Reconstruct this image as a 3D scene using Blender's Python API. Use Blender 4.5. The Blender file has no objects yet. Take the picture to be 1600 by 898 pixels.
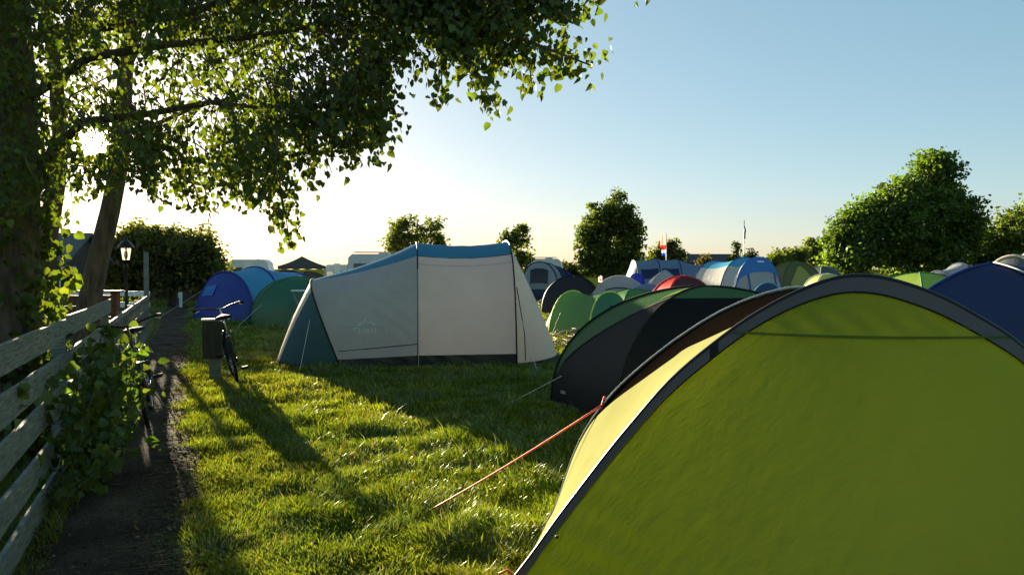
import bpy, math, random
import numpy as np
from mathutils import Vector, Matrix

random.seed(7)
rng = np.random.default_rng(11)
R = math.radians
PI = math.pi
scene = bpy.context.scene

# ------------------------------------------------------------------ camera, sky, sun, exposure
EYE = 1.6
FPX = 1250.0                     # focal length in pixels of the 1600 px wide photograph
PITCH = math.atan(29 / FPX)
cam_d = bpy.data.cameras.new("camera")
cam_d.sensor_width = 36.0
cam_d.lens = 36.0 * FPX / 1600.0
cam_d.clip_start = 0.05
cam_d.clip_end = 6000.0
cam = bpy.data.objects.new("camera", cam_d)
scene.collection.objects.link(cam)
cam.location = (0, 0, EYE)
cam.rotation_euler = (PI / 2 - PITCH, 0, 0)
scene.camera = cam

SUN_AZ = R(-27.5)                # left of the view direction (+Y)
SUN_EL = R(8.0)
world = bpy.data.worlds.new("World")
scene.world = world
world.use_nodes = True
wn = world.node_tree.nodes
wl = world.node_tree.links
wn.clear()
sky = wn.new("ShaderNodeTexSky")
sky.sky_type = 'NISHITA'
sky.sun_disc = False
sky.sun_elevation = SUN_EL
sky.sun_rotation = SUN_AZ
sky.altitude = 0.0
sky.air_density = 0.8
sky.dust_density = 0.6
sky.ozone_density = 2.2
bg = wn.new("ShaderNodeBackground")
bg.inputs['Strength'].default_value = 0.068
wo = wn.new("ShaderNodeOutputWorld")
gam = wn.new("ShaderNodeGamma"); gam.inputs[1].default_value = 0.50      # gamma evens out the sky's brightness, as a tone curve would
hsv = wn.new("ShaderNodeHueSaturation"); hsv.inputs['Saturation'].default_value = 1.33; hsv.inputs['Hue'].default_value = 0.482
wl.new(sky.outputs[0], gam.inputs[0]); wl.new(gam.outputs[0], hsv.inputs['Color'])
# the sun itself and the glow of the air close around it
wtc = wn.new("ShaderNodeTexCoord")
wdot = wn.new("ShaderNodeVectorMath"); wdot.operation = 'DOT_PRODUCT'
wdot.inputs[1].default_value = (math.sin(SUN_AZ) * math.cos(SUN_EL), math.cos(SUN_AZ) * math.cos(SUN_EL), math.sin(SUN_EL))
wl.new(wtc.outputs['Generated'], wdot.inputs[0])
wac = wn.new("ShaderNodeMath"); wac.operation = 'ARCCOSINE'; wl.new(wdot.outputs['Value'], wac.inputs[0])
def glow(width, power):
    a = wn.new("ShaderNodeMath"); a.operation = 'MULTIPLY'; a.inputs[1].default_value = -1.0 / R(width); wl.new(wac.outputs[0], a.inputs[0])
    b = wn.new("ShaderNodeMath"); b.operation = 'EXPONENT'; wl.new(a.outputs[0], b.inputs[0])
    c = wn.new("ShaderNodeMath"); c.operation = 'MULTIPLY'; c.inputs[1].default_value = power; wl.new(b.outputs[0], c.inputs[0])
    return c
g1 = glow(0.55, 120.0); g2 = glow(4.0, 2.0)
gsum = wn.new("ShaderNodeMath"); gsum.operation = 'ADD'; wl.new(g1.outputs[0], gsum.inputs[0]); wl.new(g2.outputs[0], gsum.inputs[1])
gcol = wn.new("ShaderNodeMix"); gcol.data_type = 'RGBA'; gcol.blend_type = 'MULTIPLY'; gcol.inputs[0].default_value = 1.0
gcol.inputs[7].default_value = (1.0, 0.86, 0.50, 1.0); wl.new(gsum.outputs[0], gcol.inputs[6])
wadd = wn.new("ShaderNodeMix"); wadd.data_type = 'RGBA'; wadd.blend_type = 'ADD'; wadd.inputs[0].default_value = 1.0
wl.new(hsv.outputs[0], wadd.inputs[6]); wl.new(gcol.outputs[2], wadd.inputs[7])
wl.new(wadd.outputs[2], bg.inputs['Color'])
wl.new(bg.outputs[0], wo.inputs['Surface'])

sun_d = bpy.data.lights.new("sun", 'SUN')
sun_d.energy = 5.0
sun_d.angle = R(0.55)
sun_d.color = (1.0, 0.84, 0.58)
sun = bpy.data.objects.new("sun", sun_d)
scene.collection.objects.link(sun)
SUN_DIR = Vector((math.sin(SUN_AZ) * math.cos(SUN_EL), math.cos(SUN_AZ) * math.cos(SUN_EL), math.sin(SUN_EL)))
sun.rotation_euler = SUN_DIR.to_track_quat('Z', 'Y').to_euler()
sun.location = SUN_DIR * 60

vs = scene.view_settings
vs.view_transform = 'Standard'
vs.look = 'None'
vs.exposure = 2.45
vs.gamma = 1.0
vs.use_curve_mapping = False
scene.cycles.use_denoising = True
scene.cycles.max_bounces = 10
scene.cycles.transmission_bounces = 6
scene.cycles.transparent_max_bounces = 8
scene.cycles.sample_clamp_indirect = 6.0

# ------------------------------------------------------------------ helpers
def at(px, py, Y):
    """world point seen at a pixel of the photograph at forward distance Y"""
    cx = (px - 800) / FPX
    cy = (449 - py) / FPX
    f = Vector((0, math.cos(PITCH), -math.sin(PITCH)))
    u = Vector((0, math.sin(PITCH), math.cos(PITCH)))
    d = f + Vector((cx, 0, 0)) + u * cy
    return Vector((0, 0, EYE)) + d * (Y / d.y)

def lin(h):
    h = h.lstrip('#')
    out = []
    for i in (0, 2, 4):
        c = int(h[i:i + 2], 16) / 255
        out.append(c / 12.92 if c <= 0.04045 else ((c + 0.055) / 1.055) ** 2.4)
    return (*out, 1.0)

def link(o, parent=None):
    scene.collection.objects.link(o)
    if parent is not None:
        o.parent = parent
    return o

def obj(name, V, F, mat, parent=None, smooth=True):
    me = bpy.data.meshes.new(name)
    me.from_pydata([tuple(v) for v in V], [], F)
    if smooth:
        me.polygons.foreach_set('use_smooth', [True] * len(me.polygons))
    me.materials.append(mat)
    me.update()
    return link(bpy.data.objects.new(name, me), parent)

def thing(name, label, cat, loc=(0, 0, 0), rz=0.0, group=None):
    o = bpy.data.objects.new(name, None)
    o.empty_display_size = 0.2
    o.location = loc
    o.rotation_euler = (0, 0, rz)
    return tag(link(o), label, cat, group)

def tag(o, label=None, cat=None, group=None, kind=None):
    if label: o['label'] = label
    if cat: o['category'] = cat
    if group: o['group'] = group
    if kind: o['kind'] = kind
    return o

def np_mesh(name, V, T, mat, parent=None, col=None, smooth=False):
    """triangle mesh from numpy arrays, optional per-vertex colour 'tint'"""
    me = bpy.data.meshes.new(name)
    V = np.ascontiguousarray(V, dtype=np.float32)
    T = np.ascontiguousarray(T, dtype=np.int32)
    me.vertices.add(len(V)); me.vertices.foreach_set('co', V.ravel())
    me.loops.add(T.size); me.loops.foreach_set('vertex_index', T.ravel())
    me.polygons.add(len(T))
    me.polygons.foreach_set('loop_start', np.arange(0, T.size, 3, dtype=np.int32))
    if smooth:
        me.polygons.foreach_set('use_smooth', np.ones(len(T), dtype=bool))
    me.update(calc_edges=True)
    if col is not None:
        a = me.color_attributes.new('tint', 'FLOAT_COLOR', 'POINT')
        c = np.ones((len(V), 4), dtype=np.float32); c[:, :3] = col
        a.data.foreach_set('color', c.ravel())
    me.materials.append(mat)
    return link(bpy.data.objects.new(name, me), parent)

class MB:
    def __init__(s): s.V = []; s.F = []
    def add(s, V, F):
        o = len(s.V); s.V += [Vector(v) for v in V]; s.F += [tuple(i + o for i in f) for f in F]; return s
    def box(s, c, size, rot=None):
        hx, hy, hz = (d / 2 for d in size); c = Vector(c)
        P = [Vector((x * hx, y * hy, z * hz)) for z in (-1, 1) for y in (-1, 1) for x in (-1, 1)]
        if rot is not None: P = [rot @ p for p in P]
        return s.add([p + c for p in P], [(0, 2, 3, 1), (4, 5, 7, 6), (0, 1, 5, 4), (2, 6, 7, 3), (0, 4, 6, 2), (1, 3, 7, 5)])
    def tube(s, pts, r, n=8, cap=True):
        pts = [Vector(p) for p in pts]
        rs = r if hasattr(r, '__len__') else [r] * len(pts)
        rings = []; ref = None
        for i, p in enumerate(pts):
            d = (pts[min(i + 1, len(pts) - 1)] - pts[max(i - 1, 0)])
            d = d.normalized() if d.length > 1e-9 else Vector((0, 0, 1))
            if ref is None:
                ref = Vector((0, 0, 1)) if abs(d.z) < 0.9 else Vector((1, 0, 0))
            x = d.cross(ref).normalized(); y = x.cross(d).normalized(); ref = y
            rings.append([p + (x * math.cos(2 * PI * k / n) + y * math.sin(2 * PI * k / n)) * rs[i] for k in range(n)])
        V = [v for g in rings for v in g]; F = []
        for i in range(len(pts) - 1):
            for k in range(n):
                a = i * n + k; b = i * n + (k + 1) % n
                F.append((a, b, b + n, a + n))
        if cap:
            F.append(tuple(range(n - 1, -1, -1))); F.append(tuple(range((len(pts) - 1) * n, len(pts) * n)))
        return s.add(V, F)
    def grid(s, rows, closed=False):
        m = len(rows[0]); V = [v for r in rows for v in r]; F = []
        for i in range(len(rows) - 1):
            for k in range(m if closed else m - 1):
                a = i * m + k; b = i * m + (k + 1) % m
                F.append((a, b, b + m, a + m))
        return s.add(V, F)
    def lathe(s, prof, n=16, c=(0, 0, 0)):
        c = Vector(c)
        return s.grid([[c + Vector((r * math.cos(2 * PI * k / n), r * math.sin(2 * PI * k / n), z)) for k in range(n)] for r, z in prof], True)
    def prism(s, poly, y0, y1):
        """polygon of (x, z) points extruded along y"""
        n = len(poly)
        V = [Vector((x, y0, z)) for x, z in poly] + [Vector((x, y1, z)) for x, z in poly]
        F = [tuple(range(n - 1, -1, -1)), tuple(range(n, 2 * n))]
        for k in range(n):
            F.append((k, (k + 1) % n, n + (k + 1) % n, n + k))
        return s.add(V, F)
    def build(s, name, mat, parent=None, smooth=True):
        return obj(name, s.V, s.F, mat, parent, smooth)

def patch(S, u0, u1, v0, v1, nu=12, nv=12, off=0.0, c=None):
    """part of a surface S(u, v), lifted off it along its normal; v0/v1 may be functions of u"""
    m = MB(); rows = []
    f0 = v0 if callable(v0) else (lambda u: v0)
    f1 = v1 if callable(v1) else (lambda u: v1)
    e = 1e-3
    for i in range(nu + 1):
        u = u0 + (u1 - u0) * i / nu; row = []
        for k in range(nv + 1):
            v = f0(u) + (f1(u) - f0(u)) * k / nv
            p = S(u, v)
            if off:
                du = S(min(u + e, 1), v) - S(max(u - e, 0), v); dv = S(u, min(v + e, 1)) - S(u, max(v - e, 0))
                n = du.cross(dv)
                if n.length > 1e-12:
                    n.normalize()
                    if c is not None and n.dot(p - Vector(c)) < 0: n = -n
                    p = p + n * off
            row.append(p)
        rows.append(row)
    return m.grid(rows)

def lerp(a, b, t): return a + (b - a) * t

# ------------------------------------------------------------------ materials
MATS = {}
def new_mat(name):
    m = bpy.data.materials.new(name); m.use_nodes = True
    n = m.node_tree.nodes; l = m.node_tree.links; n.clear()
    out = n.new('ShaderNodeOutputMaterial')
    return m, n, l, out

def noise_node(n, l, scale, detail=3, rough=0.55, coord='Object', vec=None, stretch=None):
    tx = n.new('ShaderNodeTexNoise'); tx.inputs['Scale'].default_value = scale
    tx.inputs['Detail'].default_value = detail; tx.inputs['Roughness'].default_value = rough
    tc = n.new('ShaderNodeTexCoord'); src = tc.outputs[coord]
    if stretch:
        mp = n.new('ShaderNodeMapping'); mp.inputs['Scale'].default_value = stretch[:3]
        if len(stretch) > 3: mp.inputs['Rotation'].default_value = stretch[3:]
        l.new(src, mp.inputs[0]); src = mp.outputs[0]
    l.new(src, tx.inputs['Vector'])
    return tx

def ramp(n, l, fac, c0, c1, p0=0.3, p1=0.7):
    r = n.new('ShaderNodeValToRGB')
    r.color_ramp.elements[0].position = p0; r.color_ramp.elements[0].color = c0
    r.color_ramp.elements[1].position = p1; r.color_ramp.elements[1].color = c1
    l.new(fac, r.inputs[0]); return r

def scaled(c, k): return (min(c[0] * k, 1), min(c[1] * k, 1), min(c[2] * k, 1), 1)

def fabric(name, col, trans=0.35, tcol=None, gloss=0.05, wr=0.35, scale=5.0, stretch=None, rough=0.45):
    """thin woven cloth: diffuse + translucent + a little sheen, with creases"""
    if name in MATS: return MATS[name]
    c = lin(col) if isinstance(col, str) else col
    t = lin(tcol) if tcol else scaled(c, 1.0)
    m, n, l, out = new_mat(name)
    nz = noise_node(n, l, scale, 4, 0.6, stretch=stretch)
    dirt = noise_node(n, l, 1.7, 5, 0.65)
    rp = ramp(n, l, dirt.outputs[0], scaled(c, 0.86), scaled(c, 1.07), 0.3, 0.68)
    weave = noise_node(n, l, 260, 1, 0.5)
    mixh = n.new('ShaderNodeMath'); mixh.operation = 'MULTIPLY_ADD'
    mixh.inputs[1].default_value = 0.03
    l.new(weave.outputs[0], mixh.inputs[0]); l.new(nz.outputs[0], mixh.inputs[2])
    bp = n.new('ShaderNodeBump'); bp.inputs['Strength'].default_value = wr; bp.inputs['Distance'].default_value = 0.03
    l.new(mixh.outputs[0], bp.inputs['Height'])
    d = n.new('ShaderNodeBsdfDiffuse'); l.new(rp.outputs[0], d.inputs[0]); l.new(bp.outputs[0], d.inputs['Normal'])
    tr = n.new('ShaderNodeBsdfTranslucent'); tr.inputs[0].default_value = t; l.new(bp.outputs[0], tr.inputs['Normal'])
    g = n.new('ShaderNodeBsdfGlossy'); g.inputs['Roughness'].default_value = rough; l.new(bp.outputs[0], g.inputs['Normal'])
    g.inputs[0].default_value = (0.8, 0.8, 0.8, 1)
    m1 = n.new('ShaderNodeMixShader'); m1.inputs[0].default_value = trans
    l.new(d.outputs[0], m1.inputs[1]); l.new(tr.outputs[0], m1.inputs[2])
    m2 = n.new('ShaderNodeMixShader'); m2.inputs[0].default_value = gloss
    l.new(m1.outputs[0], m2.inputs[1]); l.new(g.outputs[0], m2.inputs[2])
    l.new(m2.outputs[0], out.inputs[0])
    MATS[name] = m
    return m

def solid(name, col, rough=0.6, metal=0.0, var=0.18, scale=8, bump=0.15, stretch=None, spec=0.4, c2=None):
    if name in MATS: return MATS[name]
    c = lin(col) if isinstance(col, str) else col
    m, n, l, out = new_mat(name)
    nz = noise_node(n, l, scale, 5, 0.6, stretch=stretch)
    rp = ramp(n, l, nz.outputs[0], scaled(c, 1 - var), lin(c2) if c2 else scaled(c, 1 + var))
    p = n.new('ShaderNodeBsdfPrincipled')
    l.new(rp.outputs[0], p.inputs['Base Color'])
    p.inputs['Roughness'].default_value = rough; p.inputs['Metallic'].default_value = metal
    p.inputs['Specular IOR Level'].default_value = spec
    if bump:
        bp = n.new('ShaderNodeBump'); bp.inputs['Strength'].default_value = bump; bp.inputs['Distance'].default_value = 0.01
        l.new(nz.outputs[0], bp.inputs['Height']); l.new(bp.outputs[0], p.inputs['Normal'])
    l.new(p.outputs[0], out.inputs[0])
    MATS[name] = m
    return m

def glass(name, col='#1a2228', rough=0.05):
    if name in MATS: return MATS[name]
    m, n, l, out = new_mat(name)
    p = n.new('ShaderNodeBsdfPrincipled'); p.inputs['Base Color'].default_value = lin(col)
    p.inputs['Roughness'].default_value = rough; p.inputs['Specular IOR Level'].default_value = 0.8
    l.new(p.outputs[0], out.inputs[0]); MATS[name] = m
    return m

def leafy(name, trans=0.45, gloss=0.08, tcol=(1.0, 1.15, 0.35), rough=0.4):
    """leaf or grass blade: colour from the 'tint' attribute"""
    if name in MATS: return MATS[name]
    m, n, l, out = new_mat(name)
    a = n.new('ShaderNodeAttribute'); a.attribute_name = 'tint'
    mul = n.new('ShaderNodeMix'); mul.data_type = 'RGBA'; mul.blend_type = 'MULTIPLY'; mul.inputs[0].default_value = 1
    l.new(a.outputs['Color'], mul.inputs[6]); mul.inputs[7].default_value = (*tcol, 1)
    d = n.new('ShaderNodeBsdfDiffuse'); l.new(a.outputs['Color'], d.inputs[0])
    t = n.new('ShaderNodeBsdfTranslucent'); l.new(mul.outputs[2], t.inputs[0])
    g = n.new('ShaderNodeBsdfGlossy'); g.inputs['Roughness'].default_value = rough; g.inputs[0].default_value = (0.9, 0.95, 0.9, 1)
    m1 = n.new('ShaderNodeMixShader'); m1.inputs[0].default_value = trans
    l.new(d.outputs[0], m1.inputs[1]); l.new(t.outputs[0], m1.inputs[2])
    m2 = n.new('ShaderNodeMixShader'); m2.inputs[0].default_value = gloss
    l.new(m1.outputs[0], m2.inputs[1]); l.new(g.outputs[0], m2.inputs[2])
    l.new(m2.outputs[0], out.inputs[0]); MATS[name] = m
    return m

M_black = solid('black_metal', '#141416', 0.4, 0.3, 0.2, 30, 0.05)
M_rubber = solid('rubber', '#101010', 0.85, 0, 0.2, 30, 0.1)
M_chrome = solid('chrome', '#b8b8b8', 0.25, 0.9, 0.1, 30, 0.0)
M_steel = solid('dull_steel', '#8a8a88', 0.45, 0.6, 0.2, 20, 0.05)
M_cordw = solid('white_cord', '#cfccc2', 0.7, 0, 0.1, 40, 0.1)
M_orange = solid('orange_cord', '#e8472a', 0.6, 0, 0.1, 60, 0.2)
M_wood = solid('weathered_wood', '#626a64', 0.85, 0, 0.45, 7, 0.8, stretch=(1, 1, 12), c2='#868c84', spec=0.2)
M_brownwood = solid('brown_wood', '#5a3420', 0.7, 0, 0.3, 8, 0.4, stretch=(2, 2, 16))
M_bark = solid('bark', '#4a3d30', 0.9, 0, 0.5, 9, 1.0, stretch=(1.6, 1.6, 0.35), c2='#6b5c4a')
M_whitepaint = solid('white_paint', '#d8dad6', 0.55, 0, 0.08, 6, 0.05)
M_glassdark = glass('dark_glass')
M_leaf = leafy('leaf', 0.52, 0.025, (1.25, 1.2, 0.3))
M_farleaf = leafy('far_leaf', 0.52, 0.02, (1.25, 1.4, 0.4))
M_grass = leafy('grass_blade', 0.45, 0.05, (1.35, 1.2, 0.3), 0.35)

# ------------------------------------------------------------------ ground, path
FD = Vector((-0.3766, 0.9264, 0))        # direction of the path and the fence
FR = Vector((0.9264, 0.3766, 0))         # to the right of it
def fence_pt(lat, along, z=0.0): return FR * lat + FD * along + Vector((0, 0, z))

def hgt(x, y):
    """gentle lumps of the lawn"""
    lat = x * FR.x + y * FR.y
    amp = np.clip((np.abs(lat + 0.45) - 0.45) / 0.5, 0.0, 1.0)
    far = np.clip((45 - np.hypot(x, y)) / 20, 0, 1)
    h = 0.022 * np.sin(2.3 * x + 1.1 * y) * np.sin(1.9 * y - 0.7 * x) + 0.016 * np.sin(5.1 * x - 2.2 * y + 1) * np.sin(4.3 * y + 1.3 * x)
    h = h + 0.012 * np.sin(9.7 * x + 3.1 * y) * np.sin(8.3 * y - 4.1 * x + 2)
    return h * amp * far

def vnoise(x, y, s, seed=0):
    """cheap smooth value noise on arrays"""
    x = np.asarray(x, dtype=float) * s; y = np.asarray(y, dtype=float) * s
    xi = np.floor(x).astype(int); yi = np.floor(y).astype(int)
    fx = x - xi; fy = y - yi; fx = fx * fx * (3 - 2 * fx); fy = fy * fy * (3 - 2 * fy)
    def h(a, b):
        n = (a * 374761393 + b * 668265263 + seed * 974711) & 0x7fffffff
        n = ((n ^ (n >> 13)) * 1274126177) & 0x7fffffff
        return ((n ^ (n >> 16)) & 0xffff) / 65535.0
    return (h(xi, yi) * (1 - fx) + h(xi + 1, yi) * fx) * (1 - fy) + (h(xi, yi + 1) * (1 - fx) + h(xi + 1, yi + 1) * fx) * fy

def ground_material():
    m, n, l, out = new_mat('field_turf')
    a = noise_node(n, l, 0.35, 4, 0.6); b = noise_node(n, l, 9, 5, 0.7)
    r1 = ramp(n, l, a.outputs[0], (0.045, 0.075, 0.014, 1), (0.085, 0.115, 0.022, 1))
    r2 = ramp(n, l, b.outputs[0], (0.45, 0.42, 0.36, 1), (1.15, 1.15, 1.0, 1), 0.3, 0.75)
    mx = n.new('ShaderNodeMix'); mx.data_type = 'RGBA'; mx.blend_type = 'MULTIPLY'; mx.inputs[0].default_value = 1
    l.new(r1.outputs[0], mx.inputs[6]); l.new(r2.outputs[0], mx.inputs[7])
    p = n.new('ShaderNodeBsdfDiffuse'); l.new(mx.outputs[2], p.inputs[0])
    bp = n.new('ShaderNodeBump'); bp.inputs['Strength'].default_value = 0.8; bp.inputs['Distance'].default_value = 0.05
    l.new(b.outputs[0], bp.inputs['Height']); l.new(bp.outputs[0], p.inputs['Normal'])
    l.new(p.outputs[0], out.inputs[0])
    return m
M_ground = ground_material()

def axis_lines(fine, step, far):
    c = list(np.arange(-fine, fine + 1e-6, step)); v = fine; s = step
    while v < far:
        s *= 1.35; v += s; c.append(v); c.insert(0, -v)
    return np.array(c)
gx = axis_lines(10, 0.22, 2500); gy = axis_lines(18, 0.22, 2500)
GX, GY = np.meshgrid(gx, gy)
GZ = hgt(GX, GY) - 0.012
Vg = np.stack([GX.ravel(), GY.ravel(), GZ.ravel()], 1)
nx_, ny_ = len(gx), len(gy)
ii, kk = np.meshgrid(np.arange(nx_ - 1), np.arange(ny_ - 1))
a_ = (kk * nx_ + ii).ravel()
Tg = np.concatenate([np.stack([a_, a_ + 1, a_ + nx_ + 1], 1), np.stack([a_, a_ + nx_ + 1, a_ + nx_], 1)])
tag(np_mesh('ground', Vg, Tg, M_ground, smooth=True), kind='structure')

def path_material():
    m, n, l, out = new_mat('trodden_path')
    a = noise_node(n, l, 1.6, 5, 0.65); b = noise_node(n, l, 45, 4, 0.75); c3 = noise_node(n, l, 7, 3, 0.6)
    r1 = ramp(n, l, a.outputs[0], (0.048, 0.038, 0.028, 1), (0.15, 0.122, 0.092, 1), 0.36, 0.70)
    r2 = ramp(n, l, b.outputs[0], (0.5, 0.47, 0.45, 1), (1.25, 1.25, 1.25, 1), 0.35, 0.7)
    mx = n.new('ShaderNodeMix'); mx.data_type = 'RGBA'; mx.blend_type = 'MULTIPLY'; mx.inputs[0].default_value = 1
    l.new(r1.outputs[0], mx.inputs[6]); l.new(r2.outputs[0], mx.inputs[7])
    p = n.new('ShaderNodeBsdfPrincipled'); l.new(mx.outputs[2], p.inputs['Base Color']); p.inputs['Roughness'].default_value = 0.95; p.inputs['Specular IOR Level'].default_value = 0.02
    ad = n.new('ShaderNodeMath'); ad.operation = 'ADD'; l.new(b.outputs[0], ad.inputs[0]); l.new(c3.outputs[0], ad.inputs[1])
    bp = n.new('ShaderNodeBump'); bp.inputs['Strength'].default_value = 0.9; bp.inputs['Distance'].default_value = 0.03
    l.new(ad.outputs[0], bp.inputs['Height']); l.new(bp.outputs[0], p.inputs['Normal'])
    l.new(p.outputs[0], out.inputs[0])
    return m
def path_edge(s): return -0.15 + 0.10 * (vnoise(s, 0.3, 0.9, 3) - 0.5) * 2 + 0.05 * (vnoise(s, 7.7, 3.1, 5) - 0.5) * 2
rows = []
for i in range(0, 250):
    s = -4 + i * 0.2
    e = float(path_edge(np.array(s)))
    row = []
    for k in range(7):
        lt = lerp(-1.15, e + 0.16, k / 6)
        p = fence_pt(lt, s)
        row.append(Vector((p.x, p.y, 0.004 + 0.012 * math.sin(PI * k / 6) + 0.01 * float(vnoise(p.x, p.y, 3.0, 9)))))
    rows.append(row)
tag(MB().grid(rows).build('path', path_material()), kind='structure')

# ------------------------------------------------------------------ tents: surfaces
def sup(t, w, h, n):
    a = PI * (1 - t); c = math.cos(a); s = max(math.sin(a), 0.0)
    return w * math.copysign(abs(c) ** (2 / n), c), h * s ** (2 / n)

def hoop_pt(h, t, n):
    x, w, hh, lean = h
    y, z = sup(t, w, hh, n)
    return Vector((x + lean * z / hh, y, z))

def bay_surface(h0, h1, n, sag=0.03):
    def S(u, v):                                   # u along, v across (0 = -y foot)
        p = lerp(hoop_pt(h0, v, n), hoop_pt(h1, v, n), u)
        k = 1 - sag * math.sin(PI * u) * math.sin(PI * v) ** 0.5 if 0 < v < 1 else 1
        return Vector((p.x, p.y * (0.5 + 0.5 * k), p.z * k))
    return S

def end_surface(h, d, n, n_end=2.2, bulge=0.1):
    def S(u, v):                                   # u across, v from hoop (0) to ground (1)
        H = hoop_pt(h, u, n)
        gy_, gx_ = sup(u, h[1], abs(d), n_end)
        G = Vector((h[0] + math.copysign(gx_, d), gy_, 0))
        p = lerp(H, G, v)
        p.x += math.copysign(bulge * math.sin(PI * v) * math.sin(PI * u), d)
        return p
    return S

def sleeve(root, h, n, r, mat, name='pole_sleeve', m=28, off=0.0):
    pts = [hoop_pt(h, k / m, n) for k in range(m + 1)]
    pts = [Vector((p.x, p.y * (1 + off), p.z * (1 + off))) for p in pts]
    return MB().tube(pts, r, 6).build(name, mat, root)

def tunnel(root, hoops, bays, ends, sl=None, n=2.3, sag=0.04, sr=0.018, n_end=2.3, bulge=0.12, res=8, crease=None):
    """bays: list (per bay) of [(v0, v1, mat, name)]; ends: (d0, bands0, d1, bands1) with bands [(u0,u1,v0,v1,mat,name)]"""
    Ss = []
    for i, bands in enumerate(bays):
        S = bay_surface(hoops[i], hoops[i + 1], n, sag); Ss.append(S)
        for v0, v1, mat, nm in bands:
            pm = patch(S, 0, 1, v0, v1, res, max(4, int((30 if res < 20 else 110) * (0.3 if callable(v0) or callable(v1) else v1 - v0))))
            if crease: pm.V = [crease(v) for v in pm.V]
            pm.build(nm, mat, root)
    Es = []
    for h, d, bands in ((hoops[0], ends[0], ends[1]), (hoops[-1], ends[2], ends[3])):
        if d is None: Es.append(None); continue
        S = end_surface(h, d, n, n_end, bulge); Es.append(S)
        for u0, u1, v0, v1, mat, nm in bands:
            patch(S, u0, u1, v0, v1, max(4, int(30 * (u1 - u0))), 10).build(nm, mat, root)
    if sl is not None:
        for h in hoops: sleeve(root, h, n, sr, sl, off=0.004)
    return Ss, Es

def dome_leg(c, a, v, p=1.0, q=0.85):
    k = math.cos(v * PI / 2) ** p
    return Vector((a[0] + (c[0] - a[0]) * k, a[1] + (c[1] - a[1]) * k, a[2] * math.sin(v * PI / 2) ** q))

def dome(root, corners, apex, panels, sl=None, sr=0.015, p=1.0, q=0.85, pinch=0.02):
    """panels: per side a list of (v0, v1, mat, name); v0/v1 numbers or functions of u"""
    Ss = []
    k = len(corners)
    for i in range(k):
        c0, c1 = corners[i], corners[(i + 1) % k]
        def S(u, v, c0=c0, c1=c1):
            pt = lerp(dome_leg(c0, apex, v, p, q), dome_leg(c1, apex, v, p, q), u)
            s = 1 - pinch * math.sin(PI * u) * math.sin(PI * min(max(v, 0), 1))
            return Vector((apex[0] + (pt.x - apex[0]) * s, apex[1] + (pt.y - apex[1]) * s, pt.z))
        Ss.append(S)
        for v0, v1, mat, nm in panels[i]:
            patch(S, 0, 1, v0, v1, 10, 14).build(nm, mat, root)
    if sl is not None:
        for c in corners:
            pts = [dome_leg(c, apex, j / 16, p, q) + Vector((0, 0, 0.006)) for j in range(17)]
            MB().tube(pts, sr, 6).build('pole_sleeve', sl, root)
    return Ss

def guy(root, a, b, mat=M_cordw, r=0.004, sag=0.0, name='guy_line'):
    a = Vector(a); b = Vector(b)
    pts = [lerp(a, b, k / 8) - Vector((0, 0, sag * math.sin(PI * k / 8))) for k in range(9)]
    return MB().tube(pts, r, 5).build(name, mat, root)

def peg(root, p, mat=M_steel):
    p = Vector(p)
    return MB().tube([p + Vector((0, 0, -0.05)), p + Vector((0, 0, 0.07)), p + Vector((0.02, 0, 0.085)), p + Vector((0.035, 0, 0.07))], 0.004, 5).build('peg', mat, root)

# ------------------------------------------------------------------ near lime tent
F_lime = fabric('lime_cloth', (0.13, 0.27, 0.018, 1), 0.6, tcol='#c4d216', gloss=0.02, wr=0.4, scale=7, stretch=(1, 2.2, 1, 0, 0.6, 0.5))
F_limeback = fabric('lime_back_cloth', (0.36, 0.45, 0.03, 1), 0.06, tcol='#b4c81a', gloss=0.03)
F_limelit = fabric('sunlit_lime_cloth', (0.56, 0.56, 0.24, 1), 0.60, tcol='#f4ee50', gloss=0.0, wr=0.18, scale=4)  # paler copy of the lime cloth with the sunlight put into its colour
F_band = fabric('charcoal_sleeve_cloth', (0.12, 0.10, 0.092, 1), 0.08, gloss=0.015, wr=0.25, scale=9, rough=0.4)
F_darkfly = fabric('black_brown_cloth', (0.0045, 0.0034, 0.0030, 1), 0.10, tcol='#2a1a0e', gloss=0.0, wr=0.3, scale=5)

nt = thing('dome_tent', 'big lime green tent with wide charcoal pole sleeve filling the right foreground', 'tent')
AX = Vector((0.217, 0.976, 0))            # tent axis, away from the camera
AE = Vector((0.976, -0.217, 0))           # across, left to right
NL = Vector((-0.03, 3.95, 0))             # left foot of the front arch
HW = 1.596; NH = 1.555
def profile(picks, back, s_end):
    """outline points lying in the plane of a hoop -> smooth height over the distance from the left foot"""
    S_, Z_ = [0.0], [0.0]
    for px, py in picks:
        d = at(px, py, 1.0) - Vector((0, 0, EYE))
        k = (NL.dot(AX) + back) / d.dot(AX)
        p = Vector((0, 0, EYE)) + d * k
        S_.append((p - NL).dot(AE)); Z_.append(p.z)
    S_.append(s_end); Z_.append(0.0)
    xs = np.linspace(0, s_end, 400); zs = np.interp(xs, S_, Z_)
    ker = np.hanning(31); ker /= ker.sum()
    zs = np.convolve(np.concatenate([-zs[1:16][::-1], zs, -zs[-16:-1][::-1]]), ker, 'valid')
    return xs, zs
XA, ZA = profile([(833, 869), (866, 821), (913, 759), (959, 699), (1000, 651), (1037, 607), (1074, 573), (1112, 543), (1155, 510), (1200, 482), (1250, 457), (1290, 442), (1320, 434), (1367, 434), (1417, 447), (1467, 465), (1517, 492), (1568, 522), (1600, 544)], 0.0, 2 * HW)
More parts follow.
